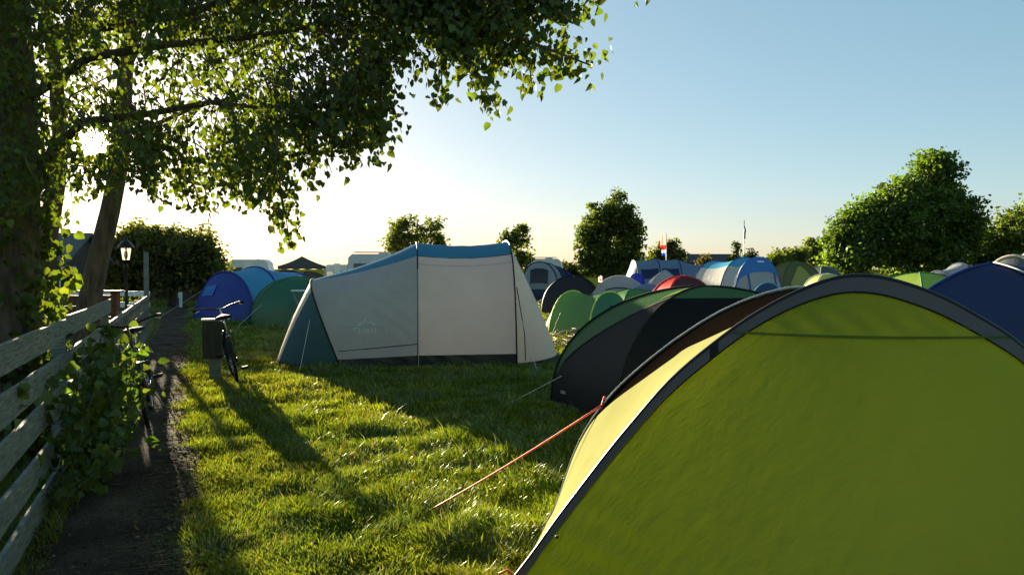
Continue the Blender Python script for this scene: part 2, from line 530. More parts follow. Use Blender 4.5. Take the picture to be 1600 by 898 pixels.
XB, ZB = profile([(870, 800), (886, 733), (906, 686), (928, 651), (962, 610), (1000, 576), (1037, 546), (1074, 520), (1112, 496), (1152, 476), (1200, 459), (1250, 448), (1290, 444)], 0.95, 2 * HW)
def arch(t):
    d = HW * (1 - math.cos(PI * t))
    return NL + AE * d + Vector((0, 0, float(np.interp(d, XA, ZA))))
def S_front(u, v):
    H = arch(u)
    gy_ = -HW * math.cos(PI * u); gx_ = 0.78 * math.sin(PI * u) ** 2
    Gp = NL + AE * (HW + gy_) - AX * gx_
    p = lerp(H, Gp, v)
    b = 0.07 * math.sin(PI * v) * max(0.0, math.sin(PI * u)) ** 2.5
    return p - AX * b + Vector((0, 0, b * 0.5))
def archB(t):
    d = HW * (1 - math.cos(PI * t))
    dz = d if t < 0.5 else 2 * HW - d
    return NL + AE * d + AX * 0.95 + Vector((0, 0, float(np.interp(dz, XB, ZB)) if dz < 1.45 else 1.0 * float(np.interp(1.45, XB, ZB))))
def lowedge(u):                            # how far the sunlit-toned lime cloth reaches back before the dark fly begins
    a = abs(math.cos(PI * u))
    return max(0.0, min(0.97, 0.97 - 0.42 * max(0.0, min(1.0, (0.80 - a) / 0.3)) - 0.55 * max(0.0, min(1.0, (0.46 - a) / 0.20))))
def wallW(u): return lerp(arch(u), archB(u), lowedge(u))
def S_side(u, v):
    p = lerp(arch(u), wallW(u), v)
    return p - Vector((0, 0, 0.02 * math.sin(PI * v) * lowedge(u)))
def S_fly(u, v):
    return lerp(wallW(u), archB(u), v) - Vector((0, 0, 0.02 * math.sin(PI * v)))
def seam_v(u):
    lo, hi = 0.0, 1.0
    if S_front(u, 0).z < 1.3: return 0.0
    for _ in range(24):
        md = (lo + hi) / 2
        if S_front(u, md).z > 1.3: lo = md
        else: hi = md
    return lo
fp = patch(S_front, 0, 1, 0, 1, 250, 150)
for i, v in enumerate(fp.V):              # puckers above the seam and slack folds beside the sleeve
    k = math.exp(-((v.z - 1.36) / 0.06) ** 2)
    w = 0.011 * k * math.sin(v.x * 31) * math.sin(v.x * 13 + v.z * 40)
    d = math.exp(-max(0, v.x - 0.35 - v.z * 0.25) / 0.25)
    w += 0.004 * d * math.sin(v.x * 16 + v.z * 44 + math.sin(v.x * 9) * 2)
    for k0, kx, kz, ww in ((0.9, .8, 1.0, .012), (1.05, .7, 1.0, .010), (1.22, .9, 1.0, .014), (1.40, .6, 1.0, .011), (1.62, .75, 1.0, .013), (1.9, 0.5, 1.0, .012), (2.3, .9, 1.0, .015)):
        q_ = kx * v.x * 1.1 + kz * v.z - k0 + 0.03 * math.sin(v.x * 7 + k0 * 9)
        w += 0.006 * math.exp(-(q_ / ww) ** 2) * math.exp(-max(0, v.x - .3) / .8) * (0.5 + 0.5 * math.sin(v.x * 5 + k0 * 20))
    w += 0.010 * math.sin(v.x * 2.7 + 0.4) * math.sin(v.z * 4.1)
    fp.V[i] = v - AX * w
fp.build('front_panel', F_lime, nt)
patch(S_front, 0.355, 0.675, lambda u: seam_v(u) - 0.004, lambda u: seam_v(u) + 0.004, 60, 1, -0.014).build('seam', fabric('seam_tape', (0.07, 0.13, 0.012, 1), 0.35, tcol='#a8a014', gloss=0.02), nt)
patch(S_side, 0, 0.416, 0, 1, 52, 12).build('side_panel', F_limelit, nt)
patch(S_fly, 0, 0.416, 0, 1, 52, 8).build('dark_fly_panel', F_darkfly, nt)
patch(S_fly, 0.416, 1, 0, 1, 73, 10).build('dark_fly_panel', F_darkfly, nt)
# rear: closes behind the second arch
def S_rear(u, v):
    H = archB(u)
    gy_, gx_ = sup(u, HW, 1.2, 2.4)
    return lerp(H, NL + AE * (HW + gy_) + AX * (0.95 + gx_), v) + AX * 0.1 * math.sin(PI * v)
patch(S_rear, 0, 1, 0, 1, 125, 14).build('rear_panel', F_limeback, nt)
# wide front sleeve, hood at the crown
def bw(u):
    ln_ = (S_front(u, 1) - S_front(u, 0)).length
    wd = 0.070 - 0.012 * math.exp(-((u - 0.44) / 0.06) ** 2) + 0.022 * math.exp(-((u - 0.60) / 0.12) ** 2)
    return min(0.6, wd / max(ln_, 0.04))
patch(S_front, 0.0, 1.0, 0.0, bw, 120, 4, -0.012).build('pole_sleeve', F_band, nt)
patch(S_front, 0.0, 1.0, lambda u: bw(u) - 0.003, lambda u: bw(u) + 0.004, 120, 1, -0.008).build('sleeve_hem', M_rubber, nt)
MB().tube([arch(k / 90) + Vector((0, 0, 0.008)) for k in range(91)], 0.013, 8).build('tent_pole', M_black, nt)
MB().tube([archB(k / 90) + Vector((0, 0, 0.012)) for k in range(91)], 0.006, 6).build('piping', M_cordw, nt)
# sleeve joint patch and little toggles
patch(S_front, 0.375, 0.383, 0, bw, 2, 4, -0.016).build('sleeve_strap', M_rubber, nt)
for u in (0.060, 0.185):
    p0 = S_front(u, bw(u)); p1 = S_front(u + 0.004, bw(u) + 0.035)
    MB().tube([p0 - AX * 0.012, lerp(p0, p1, .5) - AX * 0.022, p1 - AX * 0.012], 0.007, 6).build('toggle', M_rubber, nt)
# orange guy line, clip and peg
ga = archB(0.226) + Vector((-0.01, 0, 0.0)); gb = at(664, 806, 5.15)
gb = Vector((gb.x, gb.y, 0.02))
guy(nt, ga, gb, M_orange, 0.0055, 0.015)
MB().tube([ga + Vector((0.015, 0, 0.05)), ga, ga + Vector((-0.006, 0, -0.05)), ga + Vector((0.012, 0, -0.09))], 0.008, 6).build('guy_clip', M_orange, nt)
peg(nt, gb)
lp = arch(0.012) - AX * 0.02
MB().tube([lp + Vector((-0.04, 0, 0.02)), lp + Vector((-0.03, -0.02, 0.10)), lp + Vector((0.01, -0.03, 0.12)), lp + Vector((0.06, -0.04, 0.08))], 0.006, 6).build('guy_loop', M_orange, nt)

# ------------------------------------------------------------------ charcoal and green dome behind it
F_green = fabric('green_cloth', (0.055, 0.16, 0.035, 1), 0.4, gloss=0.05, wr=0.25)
F_greenlit = fabric('pale_or_sunlit_green_cloth', (0.34, 0.42, 0.10, 1), 0.4, gloss=0.05, wr=0.25)  # sunlight painted as paler green on the dome; plain pale cloth elsewhere
F_char = fabric('charcoal_cloth', (0.027, 0.025, 0.028, 1), 0.12, gloss=0.02, wr=0.3)
F_blk = fabric('black_cloth', (0.010, 0.009, 0.009, 1), 0.10, gloss=0.012, wr=0.3)
t2 = thing('dome_tent', 'dark charcoal and green dome tent just behind the big lime tent', 'tent', (2.2, 9.1, 0))
C0, C1 = (-1.72, 0.60), (-1.12, -0.90); C2, C3 = (1.72, -0.60), (1.12, 0.90)
vb1 = lambda u: 0.10 + 0.66 * u ** 0.75
Ss = dome(t2, [C0, C1, C2, C3], (0, 0, 1.40),
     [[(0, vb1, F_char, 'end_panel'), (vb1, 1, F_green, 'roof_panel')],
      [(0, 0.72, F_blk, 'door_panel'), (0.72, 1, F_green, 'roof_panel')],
      [(0, 1, F_char, 'end_panel')], [(0, 0.5, F_char, 'rear_panel'), (0.5, 1, F_greenlit, 'roof_panel')]], M_rubber, 0.014, 1.05, 0.9)  # rear roof has the sunlight painted into its paler green
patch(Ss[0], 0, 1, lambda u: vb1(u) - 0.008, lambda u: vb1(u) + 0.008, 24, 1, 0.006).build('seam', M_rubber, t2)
patch(Ss[0], 0.75, 1, lambda u: vb1(u) + .06, 0.97, 8, 6, 0.008).build('sunlit_roof_patch', F_greenlit, t2)  # sunlit piece of the green roof, painted as a paler patch
guy(t2, Vector((-1.5, 0.42, 0.38)), Vector((-2.25, 0.35, 0.0)), M_cordw, 0.004)
mk = patch(Ss[0], 0.16, 0.24, 0.045, 0.06, 4, 1, 0.008).build('printed_mark', solid('grey_print', '#8a8c92', 0.8), t2)

# ------------------------------------------------------------------ large beige family tent
F_beige = fabric('beige_cloth', (0.43, 0.435, 0.45, 1), 0.42, tcol='#c8c2c2', gloss=0.03, wr=0.35, scale=2.2, stretch=(0.9, 1, 2.2, 0, 0.5, 0))
F_beige2 = fabric('grey_beige_cloth', (0.32, 0.345, 0.37, 1), 0.25, tcol='#a4aab0', gloss=0.03, wr=0.4, scale=2.4, stretch=(0.9, 1, 2.4, 0, 0.6, 0))
F_royal = fabric('roof_blue_cloth', (0.010, 0.14, 0.28, 1), 0.3, tcol='#0f7fb0', gloss=0.08, wr=0.4, scale=3, stretch=(0.4, 1, 3))
F_teal = fabric('dark_teal_cloth', (0.012, 0.055, 0.075, 1), 0.12, tcol='#1f6f80', gloss=0.05, wr=0.3)
F_mud = fabric('black_mud_flap', (0.012, 0.012, 0.014, 1), 0.02, gloss=0.05, wr=0.5)
F_cream = fabric('cream_cloth', (0.62, 0.57, 0.48, 1), 0.35, gloss=0.03, wr=0.3)
mt = thing('family_tent', 'large beige tunnel tent with blue roof strip standing on the lawn', 'tent', (-1.727, 14.47, 0), R(8))
H1 = (-1.28, 1.2, 1.41, -0.55); H2 = (0.0, 1.2, 2.06, 0.0); H3 = (1.66, 1.2, 2.10, -0.04)
NN = 3.0
def crease(v):
    """tension folds running down from the hoops to the pegs, and a slack roof"""
    x, y, z = v
    if z < 0.03: return v
    fade = min(1, z / 0.15) * min(1, abs(x + 1.5) / .2, abs(x) / .15, abs(x - 1.66) / .15)
    d = 0.0
    for ox, oz, k, am, fr, wd in ((-1.0, 0.0, .45, .006, 34, .35), (0.1, .1, .62, .008, 26, .45), (0.9, .35, .5, .005, 30, .3), (-.3, .9, .3, .004, 22, .4), (1.3, 1.2, .9, .004, 24, .4)):
        q_ = (z - oz) + k * (x - ox)
        d += am * math.sin(q_ * fr + math.sin(x * 3 + ox) * 1.5) * math.exp(-((q_ - .35) / wd) ** 2)
    d += .012 * math.sin(x * 2.1 + z * 1.4 + 1) * math.sin(z * 2.3)
    s_ = -1 if y < 0 else 1
    if z > 1.85: return v + Vector((0, 0, d * fade))
    return v + Vector((0, d * s_ * fade, 0))
e0 = lambda u: lerp(0.43, 0.312, u ** 0.7); e1 = lambda u: 1 - e0(u)
wall1 = [(0.007, e0, F_beige2, 'wall_panel'), (e0, e1, F_royal, 'roof_panel'), (e1, 1.0, F_beige2, 'wall_panel'), (0.0, 0.007, F_mud, 'mud_flap')]
wall = lambda m, n='wall_panel': [(0.007, 0.312, m, n), (0.312, 0.688, F_royal, 'roof_panel'), (0.688, 1.0, m, n), (0.0, 0.007, F_mud, 'mud_flap')]
(Sb, Sc), (Se, Sf) = tunnel(mt, [H1, H2, H3], [wall1, wall(F_beige)],
    (-1.12, [(0, 0.31, 0, 0.93, F_teal, 'porch_panel'), (0.31, 0.69, 0, 0.97, F_cream, 'door_panel'), (0.69, 1, 0, 0.97, F_teal, 'porch_panel'), (0, 1, 0.93, 1, F_mud, 'mud_flap')],
     0.85, [(0, 1, 0, 0.94, F_cream, 'end_panel'), (0, 1, 0.94, 1, F_mud, 'mud_flap')]), None, NN, 0.035, n_end=4.5, bulge=0.04, res=60, crease=crease)
for h, m in ((H1, M_rubber), (H2, M_black), (H3, M_black)):
    sleeve(mt, h, NN, 0.014, m, off=0.005)
patch(Sc, 0, 1, 0.309, 0.313, 10, 1, 0.006).build('seam', F_mud, mt)
patch(Sc, 0, 1, 0.262, 0.265, 10, 1, 0.006).build('seam', F_beige2, mt)
sm = patch(Sb, 0.05, 1, 0.022, 0.0235, 60, 1); sm.V = [crease(v) + Vector((0, -0.007, 0)) for v in sm.V]; sm.build('seam', F_mud, mt)
# door pole strap at the rear bay
MB().tube([Sf(0.16, 0.0) + Vector((0.03, -0.04, 0)), Vector((1.78, -1.28, 0.5)), Vector((1.80, -1.24, 0.06))], 0.009, 6).build('support_pole', M_black, mt)
MB().tube([Vector((0.0, -1.23, 1.6)), Vector((0.0, -1.30, 0.5)), Vector((0.0, -1.45, 0.0))], 0.006, 6).build('guy_line', M_cordw, mt)
# mountain emblem and faint lettering on the lower wall
M_print = solid('pale_print', '#b4c6c4', 0.8, 0, 0.1, 30, 0.0)
def to_wall(x, z, off=0.012):
    """x metres along the wall from its left hoop, z metres up -> point just off the wall"""
    u = x / 1.28
    lo, hi = 0.0, 0.5
    for _ in range(22):
        md = (lo + hi) / 2
        if Sb(u, md).z < z: lo = md
        else: hi = md
    return crease(Sb(u, lo)) + Vector((0, -off, 0))
def wall_print(name, poly_sets, x0, z0, s):
    m = MB()
    for poly in poly_sets:
        m.add([to_wall(x0 + px * s, z0 + pz * s) for px, pz in poly], [tuple(range(len(poly)))])
    m.build(name, M_print, mt, False)
wall_print('emblem', [[(-1, 0), (-.55, .55), (-.4, .45), (-.75, 0)], [(-.5, .2), (-.1, .95), (.05, .8), (-.28, .2)], [(-.1, .95), (.45, .25), (.2, .2), (-.05, .6)],
                      [(.3, .45), (.6, .6), (1.0, .05), (.7, .05), (.5, .3)]], 0.56, 0.66, 0.13)
fc = bpy.data.curves.new('lettering', 'FONT'); fc.body = 'Quechua'; fc.size = 0.135; fc.align_x = 'CENTER'; fc.resolution_u = 3
fo = link(bpy.data.objects.new('lettering_curve', fc))
bpy.context.view_layer.update()
tm = bpy.data.meshes.new_from_object(fo.evaluated_get(bpy.context.evaluated_depsgraph_get()))
bpy.data.objects.remove(fo)
for v in tm.vertices:
    p = to_wall(0.60 + v.co.x, 0.545 + v.co.y); v.co = p
tm.materials.clear(); tm.materials.append(M_print); tm.name = 'lettering'
link(bpy.data.objects.new('lettering', tm), mt)
inv = Matrix.Translation((-1.727, 14.47, 0)) @ Matrix.Rotation(R(8), 4, 'Z')
inv = inv.inverted()
def L(px, py, Y, z=None):
    p = at(px, py, Y)
    if z is not None: p = Vector((p.x, p.y, z))
    return inv @ p
for (ax, ay, aY), (bx_, by_, bY) in (((488, 480, 13.4), (468, 585, 12.3)), ((486, 450, 14.2), (437, 520, 18.5)), ((486, 446, 14.2), (446, 518, 18.2)), ((806, 470, 13.3), (840, 588, 12.2))):
    e = L(bx_, by_, bY, 0.02)
    guy(mt, L(ax, ay, aY), e); peg(mt, e)

# ------------------------------------------------------------------ mid and far tents
def fab(nm, c, tr=0.35, **k): return fabric(nm, c, tr, **k)
F_navy = fab('navy_cloth', (0.012, 0.040, 0.28, 1), 0.3, tcol='#1a4cc8')
F_cyan = fab('cyan_cloth', (0.07, 0.36, 0.58, 1), 0.35)
F_midblue = fab('mid_blue_cloth', (0.02, 0.10, 0.32, 1), 0.3)
F_sky = fab('light_blue_cloth', (0.03, 0.22, 0.62, 1), 0.35)
F_dgreen = fab('bottle_green_cloth', (0.03, 0.17, 0.085, 1), 0.4)
F_grey = fab('grey_cloth', (0.10, 0.11, 0.12, 1), 0.2)
F_lgrey = fab('light_grey_cloth', (0.36, 0.38, 0.40, 1), 0.35)
F_white = fab('white_cloth', (0.62, 0.61, 0.57, 1), 0.35)
F_slate = fab('slate_blue_cloth', (0.17, 0.24, 0.36, 1), 0.35)
F_dslate = fab('dark_slate_cloth', (0.03, 0.05, 0.10, 1), 0.15)
F_moss = fab('moss_cloth', (0.085, 0.23, 0.06, 1), 0.45)
F_olive = fab('olive_cloth', (0.13, 0.14, 0.02, 1), 0.4)
F_yellow = fab('yellow_cloth', (0.52, 0.50, 0.08, 1), 0.45)
F_red = fab('red_cloth', (0.48, 0.03, 0.025, 1), 0.4)
F_dblue = fab('deep_blue_cloth', (0.008, 0.02, 0.085, 1), 0.15, tcol='#10307a')
F_terra = fab('terracotta_cloth', (0.42, 0.13, 0.06, 1), 0.35)
F_win = solid('tent_window_film', '#14181f', 0.25, 0, 0.1, 5, 0.0)
F_winblue = solid('blue_window_film', '#0d1c48', 0.3, 0, 0.1, 5, 0.0)
M_limecord = solid('lime_piping', '#b9d24a', 0.6)

def gp(px, Y): p = at(px, 420, Y); return (p.x, p.y, 0)

# blue tunnel tent by the path
t = thing('tunnel_tent', 'royal blue tent with cyan roof and small pale window by the path', 'tent', gp(352, 25.6), R(50))
hs = [(0, 1.62, 1.50, 0), (0.95, 1.62, 1.66, 0.1), (2.5, 1.35, 1.45, 0.15)]
bs, es = tunnel(t, hs, [[(0, 1, F_cyan, 'roof_panel')], [(0, 0.62, F_cyan, 'roof_panel'), (0.62, 1, F_midblue, 'roof_panel')]],
    (-0.62, [(0, 1, 0, 1, F_navy, 'front_panel')], 0.8, [(0, 1, 0, 1, F_midblue, 'rear_panel')]), F_navy, 2.2, 0.03, 0.03)
patch(es[0], 0.50, 0.63, 0.28, 0.50, 3, 3, 0.025, (1, 0, .4)).build('window', F_sky, t)
# green dome beside it
t = thing('dome_tent', 'bottle green dome tent between the blue tent and the beige tent', 'tent', gp(462, 24.0), R(20))
dome(t, [(-1.25, -1.0), (1.25, -1.0), (1.25, 1.0), (-1.25, 1.0)], (0.1, 0, 1.36), [[(0, 0.78, F_dgreen, 'wall_panel'), (0.78, 1, F_moss, 'roof_panel')], [(0, 1, F_dgreen, 'wall_panel')], [(0, 1, F_dgreen, 'wall_panel')], [(0, 1, F_moss, 'wall_panel')]], F_dgreen, 0.02)
t = thing('dome_tent', 'dark grey dome tent peeping out behind the green dome', 'tent', gp(449, 34), R(10))
dome(t, [(-1.3, -1.0), (1.2, -1.0), (1.2, 1.0), (-1.3, 1.0)], (0, 0, 1.52), [[(0, 0.55, F_grey, 'wall_panel'), (0.55, 1, F_dslate, 'roof_panel')]] + [[(0, 1, F_grey, 'wall_panel')]] * 3, F_blk, 0.025)
t = thing('dome_tent', 'small brown dome tent top under the gazebo', 'tent', gp(482, 40), R(30))
dome(t, [(-1, -1), (1, -1), (1, 1), (-1, 1)], (0, 0, 1.45), [[(0, 1, fab('brown_cloth', (0.09, 0.06, 0.045, 1), 0.3), 'wall_panel')]] * 4, F_blk, 0.02)

# grey tunnel tent with a window right of the beige tent
t = thing('tunnel_tent', 'pale grey tunnel tent with one dark window right of the beige tent', 'tent', gp(843, 42), R(68))
bs, es = tunnel(t, [(0, 1.05, 1.95, 0), (0.7, 1.15, 1.9, 0), (2.0, 1.15, 1.75, 0), (3.6, 1.0, 1.5, 0)],
    [[(0, 1, F_lgrey, 'roof_panel')], [(0, 1, F_dslate, 'roof_panel')], [(0, 1, F_navy, 'roof_panel')]],
    (-0.12, [(0, 1, 0, 0.72, F_lgrey, 'front_panel'), (0, 1, 0.72, 1, F_dslate, 'mud_flap')], 0.7, [(0, 1, 0, 1, F_navy, 'rear_panel')]), F_blk, 2.5, 0.02, 0.03)
patch(es[0], 0.36, 0.62, 0.16, 0.55, 3, 3, 0.025, (1, 0, .4)).build('window', F_win, t)
# charcoal dome; sunlight on its left end is painted in as white cloth
t = thing('dome_tent', 'charcoal dome tent with pale sunlit end right of the beige tent', 'tent', gp(893, 29.5), R(-8))
dome(t, [(-1.0, -0.95), (1.1, -1.0), (1.1, 1.0), (-1.2, 0.8)], (0.05, 0, 1.34), [[(0, 1, F_char, 'wall_panel')], [(0, 1, F_char, 'wall_panel')], [(0, 1, F_char, 'wall_panel')], [(0, 1, F_white, 'end_panel')]], F_blk, 0.018)
# pale grey tunnel, end on
t = thing('tunnel_tent', 'whitish grey round ended tent in front of the bushy tree', 'tent', gp(968, 28), R(80))
bs, es = tunnel(t, [(0, 1.05, 1.36, 0), (1.8, 1.05, 1.30, 0)], [[(0, 1, F_lgrey, 'roof_panel')]], (-0.35, [(0, 1, 0, 1, F_lgrey, 'front_panel')], 0.6, [(0, 1, 0, 1, F_lgrey, 'rear_panel')]), F_white, 2.1, 0.02, 0.015)
patch(es[0], 0.38, 0.64, 0.30, 0.33, 6, 1, 0.025, (1, 0, .4)).build('vent', F_char, t)
# moss green two-hoop tent
t = thing('tunnel_tent', 'moss green low tent with two lime edged hoops', 'tent', gp(897, 20.0), R(-50))
hs = [(-0.15, 0.72, 1.05, 0.1), (1.25, 0.72, 1.05, -0.05)]
bs, es = tunnel(t, hs, [[(0, 1, F_moss, 'roof_panel')]], (-0.55, [(0, 1, 0, 1, F_yellow, 'end_panel')], 0.45, [(0, 1, 0, 1, F_dgreen, 'front_panel')]), None, 2.2, 0.10, bulge=0.05)
for h in hs: sleeve(t, h, 2.2, 0.018, M_limecord, 'hoop_piping', off=0.004)
patch(es[1], 0.42, 0.58, 0.30, 0.36, 4, 1, 0.02, (0.5, 0, .3)).build('vent', F_blk, t)
guy(t, (0.3, -0.75, 0.55), (0.75, -1.5, 0)); guy(t, (-0.4, -0.6, 0.4), (-0.2, -1.5, 0))
t = thing('dome_tent', 'mid green dome tent behind the two-hoop green tent', 'tent', gp(1000, 22.5), R(15))
dome(t, [(-0.9, -0.8), (1.0, -0.8), (1.0, 0.8), (-0.9, 0.8)], (-0.25, 0, 1.03), [[(0, 1, F_moss, 'wall_panel')]] * 4, F_dgreen, 0.015)

# long slate-blue tunnel tent with windows
t = thing('tunnel_tent', 'long slate blue tunnel tent with hoops and dark windows', 'tent', gp(990, 40), R(4))
hs = [(0, 1.3, 2.02, 0), (1.1, 1.35, 2.10, 0), (2.15, 1.35, 2.08, 0), (3.5, 1.1, 1.75, 0)]
bs, es = tunnel(t, hs, [[(0, 1, F_slate, 'roof_panel')]] * 3, (-0.5, [(0, 1, 0, 1, F_slate, 'end_panel')], 0.6, [(0, 1, 0, 1, F_slate, 'end_panel')]), F_dslate, 2.3, 0.03, 0.028)
for b, (u0, u1) in ((bs[0], (0.15, 0.92)), (bs[1], (0.12, 0.88))):
    patch(b, u0, u1, 0.17, 0.27, 4, 3, 0.03, (1.5, 0, .4)).build('window', F_winblue, t)
t = thing('shelter_tarp', 'pale grey peaked shelter in front of the slate blue tunnel tent', 'tent', gp(1040, 33), R(12))
dome(t, [(-1.1, -0.7), (0.4, -1.0), (1.1, 0.6), (-0.7, 0.9)], (0, 0, 1.55), [[(0, 1, F_lgrey, 'wall_panel')]] * 4, F_slate, 0.015, 1.7, 0.75)
t = thing('dome_tent', 'blue grey low tent left of the peaked shelter', 'tent', gp(1012, 27), R(0))
dome(t, [(-0.7, -0.8), (0.9, -0.8), (0.9, 0.8), (-0.7, 0.8)], (0, 0, 1.10), [[(0, 1, F_slate, 'wall_panel')]] * 4, None)
t = thing('dome_tent', 'small bright blue round tent left of the peaked shelter', 'tent', gp(995, 36), R(0))
dome(t, [(0.42 * math.cos(k * PI / 3), 0.42 * math.sin(k * PI / 3)) for k in range(6)], (0, 0, 1.40), [[(0, 1, fab('bright_blue_cloth', (0.01, 0.03, 0.5, 1), 0.3), 'wall_panel')]] * 6, None, p=0.6, q=0.6)
# red and black
t = thing('dome_tent', 'red and black dome tent above the charcoal and green one', 'tent', gp(1066, 24), R(12))
Sr = dome(t, [(-0.85, -0.75), (0.85, -0.75), (0.85, 0.75), (-0.85, 0.75)], (0, 0, 1.37), [[(0, 1, fab('dark_red_cloth', (0.06, 0.012, 0.014, 1), 0.3), 'wall_panel')]] + [[(0, 1, F_red, 'wall_panel')]] * 3, F_red, 0.035)
# blue and white tunnel with hood
t = thing('tunnel_tent', 'white and blue tall tunnel tent with bright blue hood', 'tent', gp(1185, 29), R(115))
bs, es = tunnel(t, [(0, 1.15, 2.02, 0), (0.75, 1.2, 2.02, 0), (2.4, 1.2, 1.9, 0)],
    [[(0, 0.32, F_lgrey, 'wall_panel'), (0.32, 0.68, F_cyan, 'roof_panel'), (0.68, 1, F_white, 'wall_panel')]] * 2,
    (-0.35, [(0, 1, 0.10, 1, F_lgrey, 'front_panel'), (0, 1, 0, 0.10, F_sky, 'hood')], 1.4, [(0, 1, 0, 1, F_white, 'rear_panel')]), F_midblue, 2.3, 0.05, 0.02)
patch(es[0], 0.2, 0.8, 0.0, lambda u: 0.24 * max(0.0, math.sin(PI * (u - .2) / .6)) ** .5 + .02, 16, 4, 0.02, (1, 0, .4)).build('hood', F_sky, t)
for u in (0.34, 0.66): patch(es[0], u - 0.012, u + 0.012, 0.2, 0.95, 1, 8, 0.025, (1, 0, .4)).build('zip_strip', F_midblue, t)
patch(es[0], 0.47, 0.53, 0.07, 0.10, 2, 1, 0.05, (1, 0, .4)).build('printed_mark', M_whitepaint, t)
t = thing('tunnel_tent', 'small navy tent with light blue rim below the white and blue one', 'tent', gp(1200, 19), R(70))
bs, es = tunnel(t, [(0, 0.55, 1.27, 0), (1.0, 0.5, 1.18, 0)], [[(0, 1, F_navy, 'roof_panel')]], (-0.4, [(0, 1, 0, 1, F_dslate, 'front_panel')], 0.5, [(0, 1, 0, 1, F_navy, 'rear_panel')]), F_cyan, 2.0, 0.03, 0.02)
# olive
t = thing('dome_tent', 'olive tent with yellow door panel beside the white and blue one', 'tent', gp(1240, 36), R(8))
So = dome(t, [(-1.0, -0.9), (1.0, -0.9), (1.0, 0.9), (-1.0, 0.9)], (0, 0, 1.92), [[(0, 0.85, F_olive, 'wall_panel'), (0.85, 1, F_moss, 'roof_panel')]] + [[(0, 1, F_olive, 'wall_panel')]] * 3, F_olive, 0.03, 0.9, 0.7)
patch(So[0], 0.2, 0.8, 0.2, lambda u: 0.25 + 0.38 * math.sin(PI * (u - .2) / .6), 12, 6, 0.03, (0, 0, .4)).build('door_panel', F_yellow, t)
t = thing('dome_tent', 'grey green dome tent in front of the pale cabin', 'tent', gp(1284, 38), R(20))
dome(t, [(-0.8, -0.8), (0.8, -0.8), (0.8, 0.8), (-0.8, 0.8)], (0, 0, 1.72), [[(0, 1, fab('grey_green_cloth', (0.08, 0.12, 0.09, 1), 0.3), 'wall_panel')]] * 4, F_lgrey, 0.02, 0.9, 0.7)
t = thing('dome_tent', 'pale lime rim of a low tent behind the big lime tent', 'tent', gp(1291, 24), R(0))
dome(t, [(-0.6, -0.6), (0.6, -0.6), (0.6, 0.6), (-0.6, 0.6)], (0, 0, 1.44), [[(0, 1, F_greenlit, 'wall_panel')]] * 4, F_white, 0.02, 0.8, 0.7)
# lime dome on the right
F_brightlime = fab('bright_lime_cloth', (0.36, 0.52, 0.06, 1), 0.45)
t = thing('dome_tent', 'bright lime dome tent left of the dark blue dome', 'tent', gp(1436, 14.5), R(28))
dome(t, [(-1.0, -0.8), (0.75, -1.0), (1.2, 0.8), (-0.7, 1.0)], (0, 0, 1.53), [[(0, 1, F_brightlime, 'wall_panel')], [(0, 1, F_dgreen, 'wall_panel')], [(0, 1, F_dgreen, 'wall_panel')], [(0, 1, F_brightlime, 'wall_panel')]], F_dgreen, 0.014, 0.95, 0.8)
t = thing('tunnel_tent', 'dark slate tunnel tent with a white stripe under the big tree', 'tent', gp(1505, 20), R(15))
bs, es = tunnel(t, [(-0.75, 0.8, 1.55, 0), (-0.1, 0.9, 1.74, 0), (0.9, 0.9, 1.72, 0)], [[(0, 1, F_lgrey, 'roof_panel')], [(0, 0.4, F_dblue, 'wall_panel'), (0.4, 1, F_lgrey, 'roof_panel')]],
    (-0.4, [(0, 1, 0, 1, F_dslate, 'end_panel')], 0.6, [(0, 1, 0, 1, F_dslate, 'end_panel')]), F_dslate, 2.1, 0.03, 0.02)
t = thing('ridge_tent', 'small terracotta tent peeping out under the big tree', 'tent', gp(1470, 45), R(20))
dome(t, [(-0.8, -1), (0.8, -1), (0.8, 1), (-0.8, 1)], (0, 0, 2.05), [[(0, 1, F_terra, 'wall_panel')]] * 4, None, p=1.6, q=0.8)
# dark blue dome with a white cord
t = thing('dome_tent', 'big dark blue dome tent with white cord at the right edge', 'tent', (5.46, 9.1, 0), R(-6))
Sd = dome(t, [(-1.45, -0.2), (0.45, -1.65), (1.75, 0.2), (-0.45, 1.65)], (0, 0, 1.66), [[(0, 0.93, F_dblue, 'wall_panel'), (0.93, 1, F_midblue, 'roof_panel')], [(0, 1, F_dblue, 'wall_panel')], [(0, 1, F_dblue, 'wall_panel')], [(0, 1, F_midblue, 'wall_panel')]], fab('blue_sleeve_cloth', (0.01, 0.03, 0.2, 1), 0.2), 0.018, 1.35, 0.9)
cp = [at(1562, 416, 8.6), at(1576, 436, 8.3), at(1588, 462, 8.0), at(1596, 490, 7.8), at(1601, 512, 7.7)]
iv = (Matrix.Translation((5.46, 9.1, 0)) @ Matrix.Rotation(R(-6), 4, 'Z')).inverted()
MB().tube([dome_leg((0.45, -1.65), (0, 0, 1.66), 0.98 - 0.058 * k, 1.35, 0.9) + Vector((-0.01, -0.03, 0.012)) for k in range(16)], 0.011, 6).build('white_cord', M_cordw, t)
tg = dome_leg((0.45, -1.65), (0, 0, 1.66), 0.60, 1.35, 0.9) + Vector((-0.06, -0.06, 0))
MB().tube([tg, tg + Vector((0.03, -0.01, -0.05)), tg + Vector((-0.02, -0.02, -0.09))], 0.008, 5).build('red_toggle', M_orange, t)
t = thing('tunnel_tent', 'grey tunnel tent with cream hoop at the right edge', 'tent', (10.35, 16.0, 0), R(25))
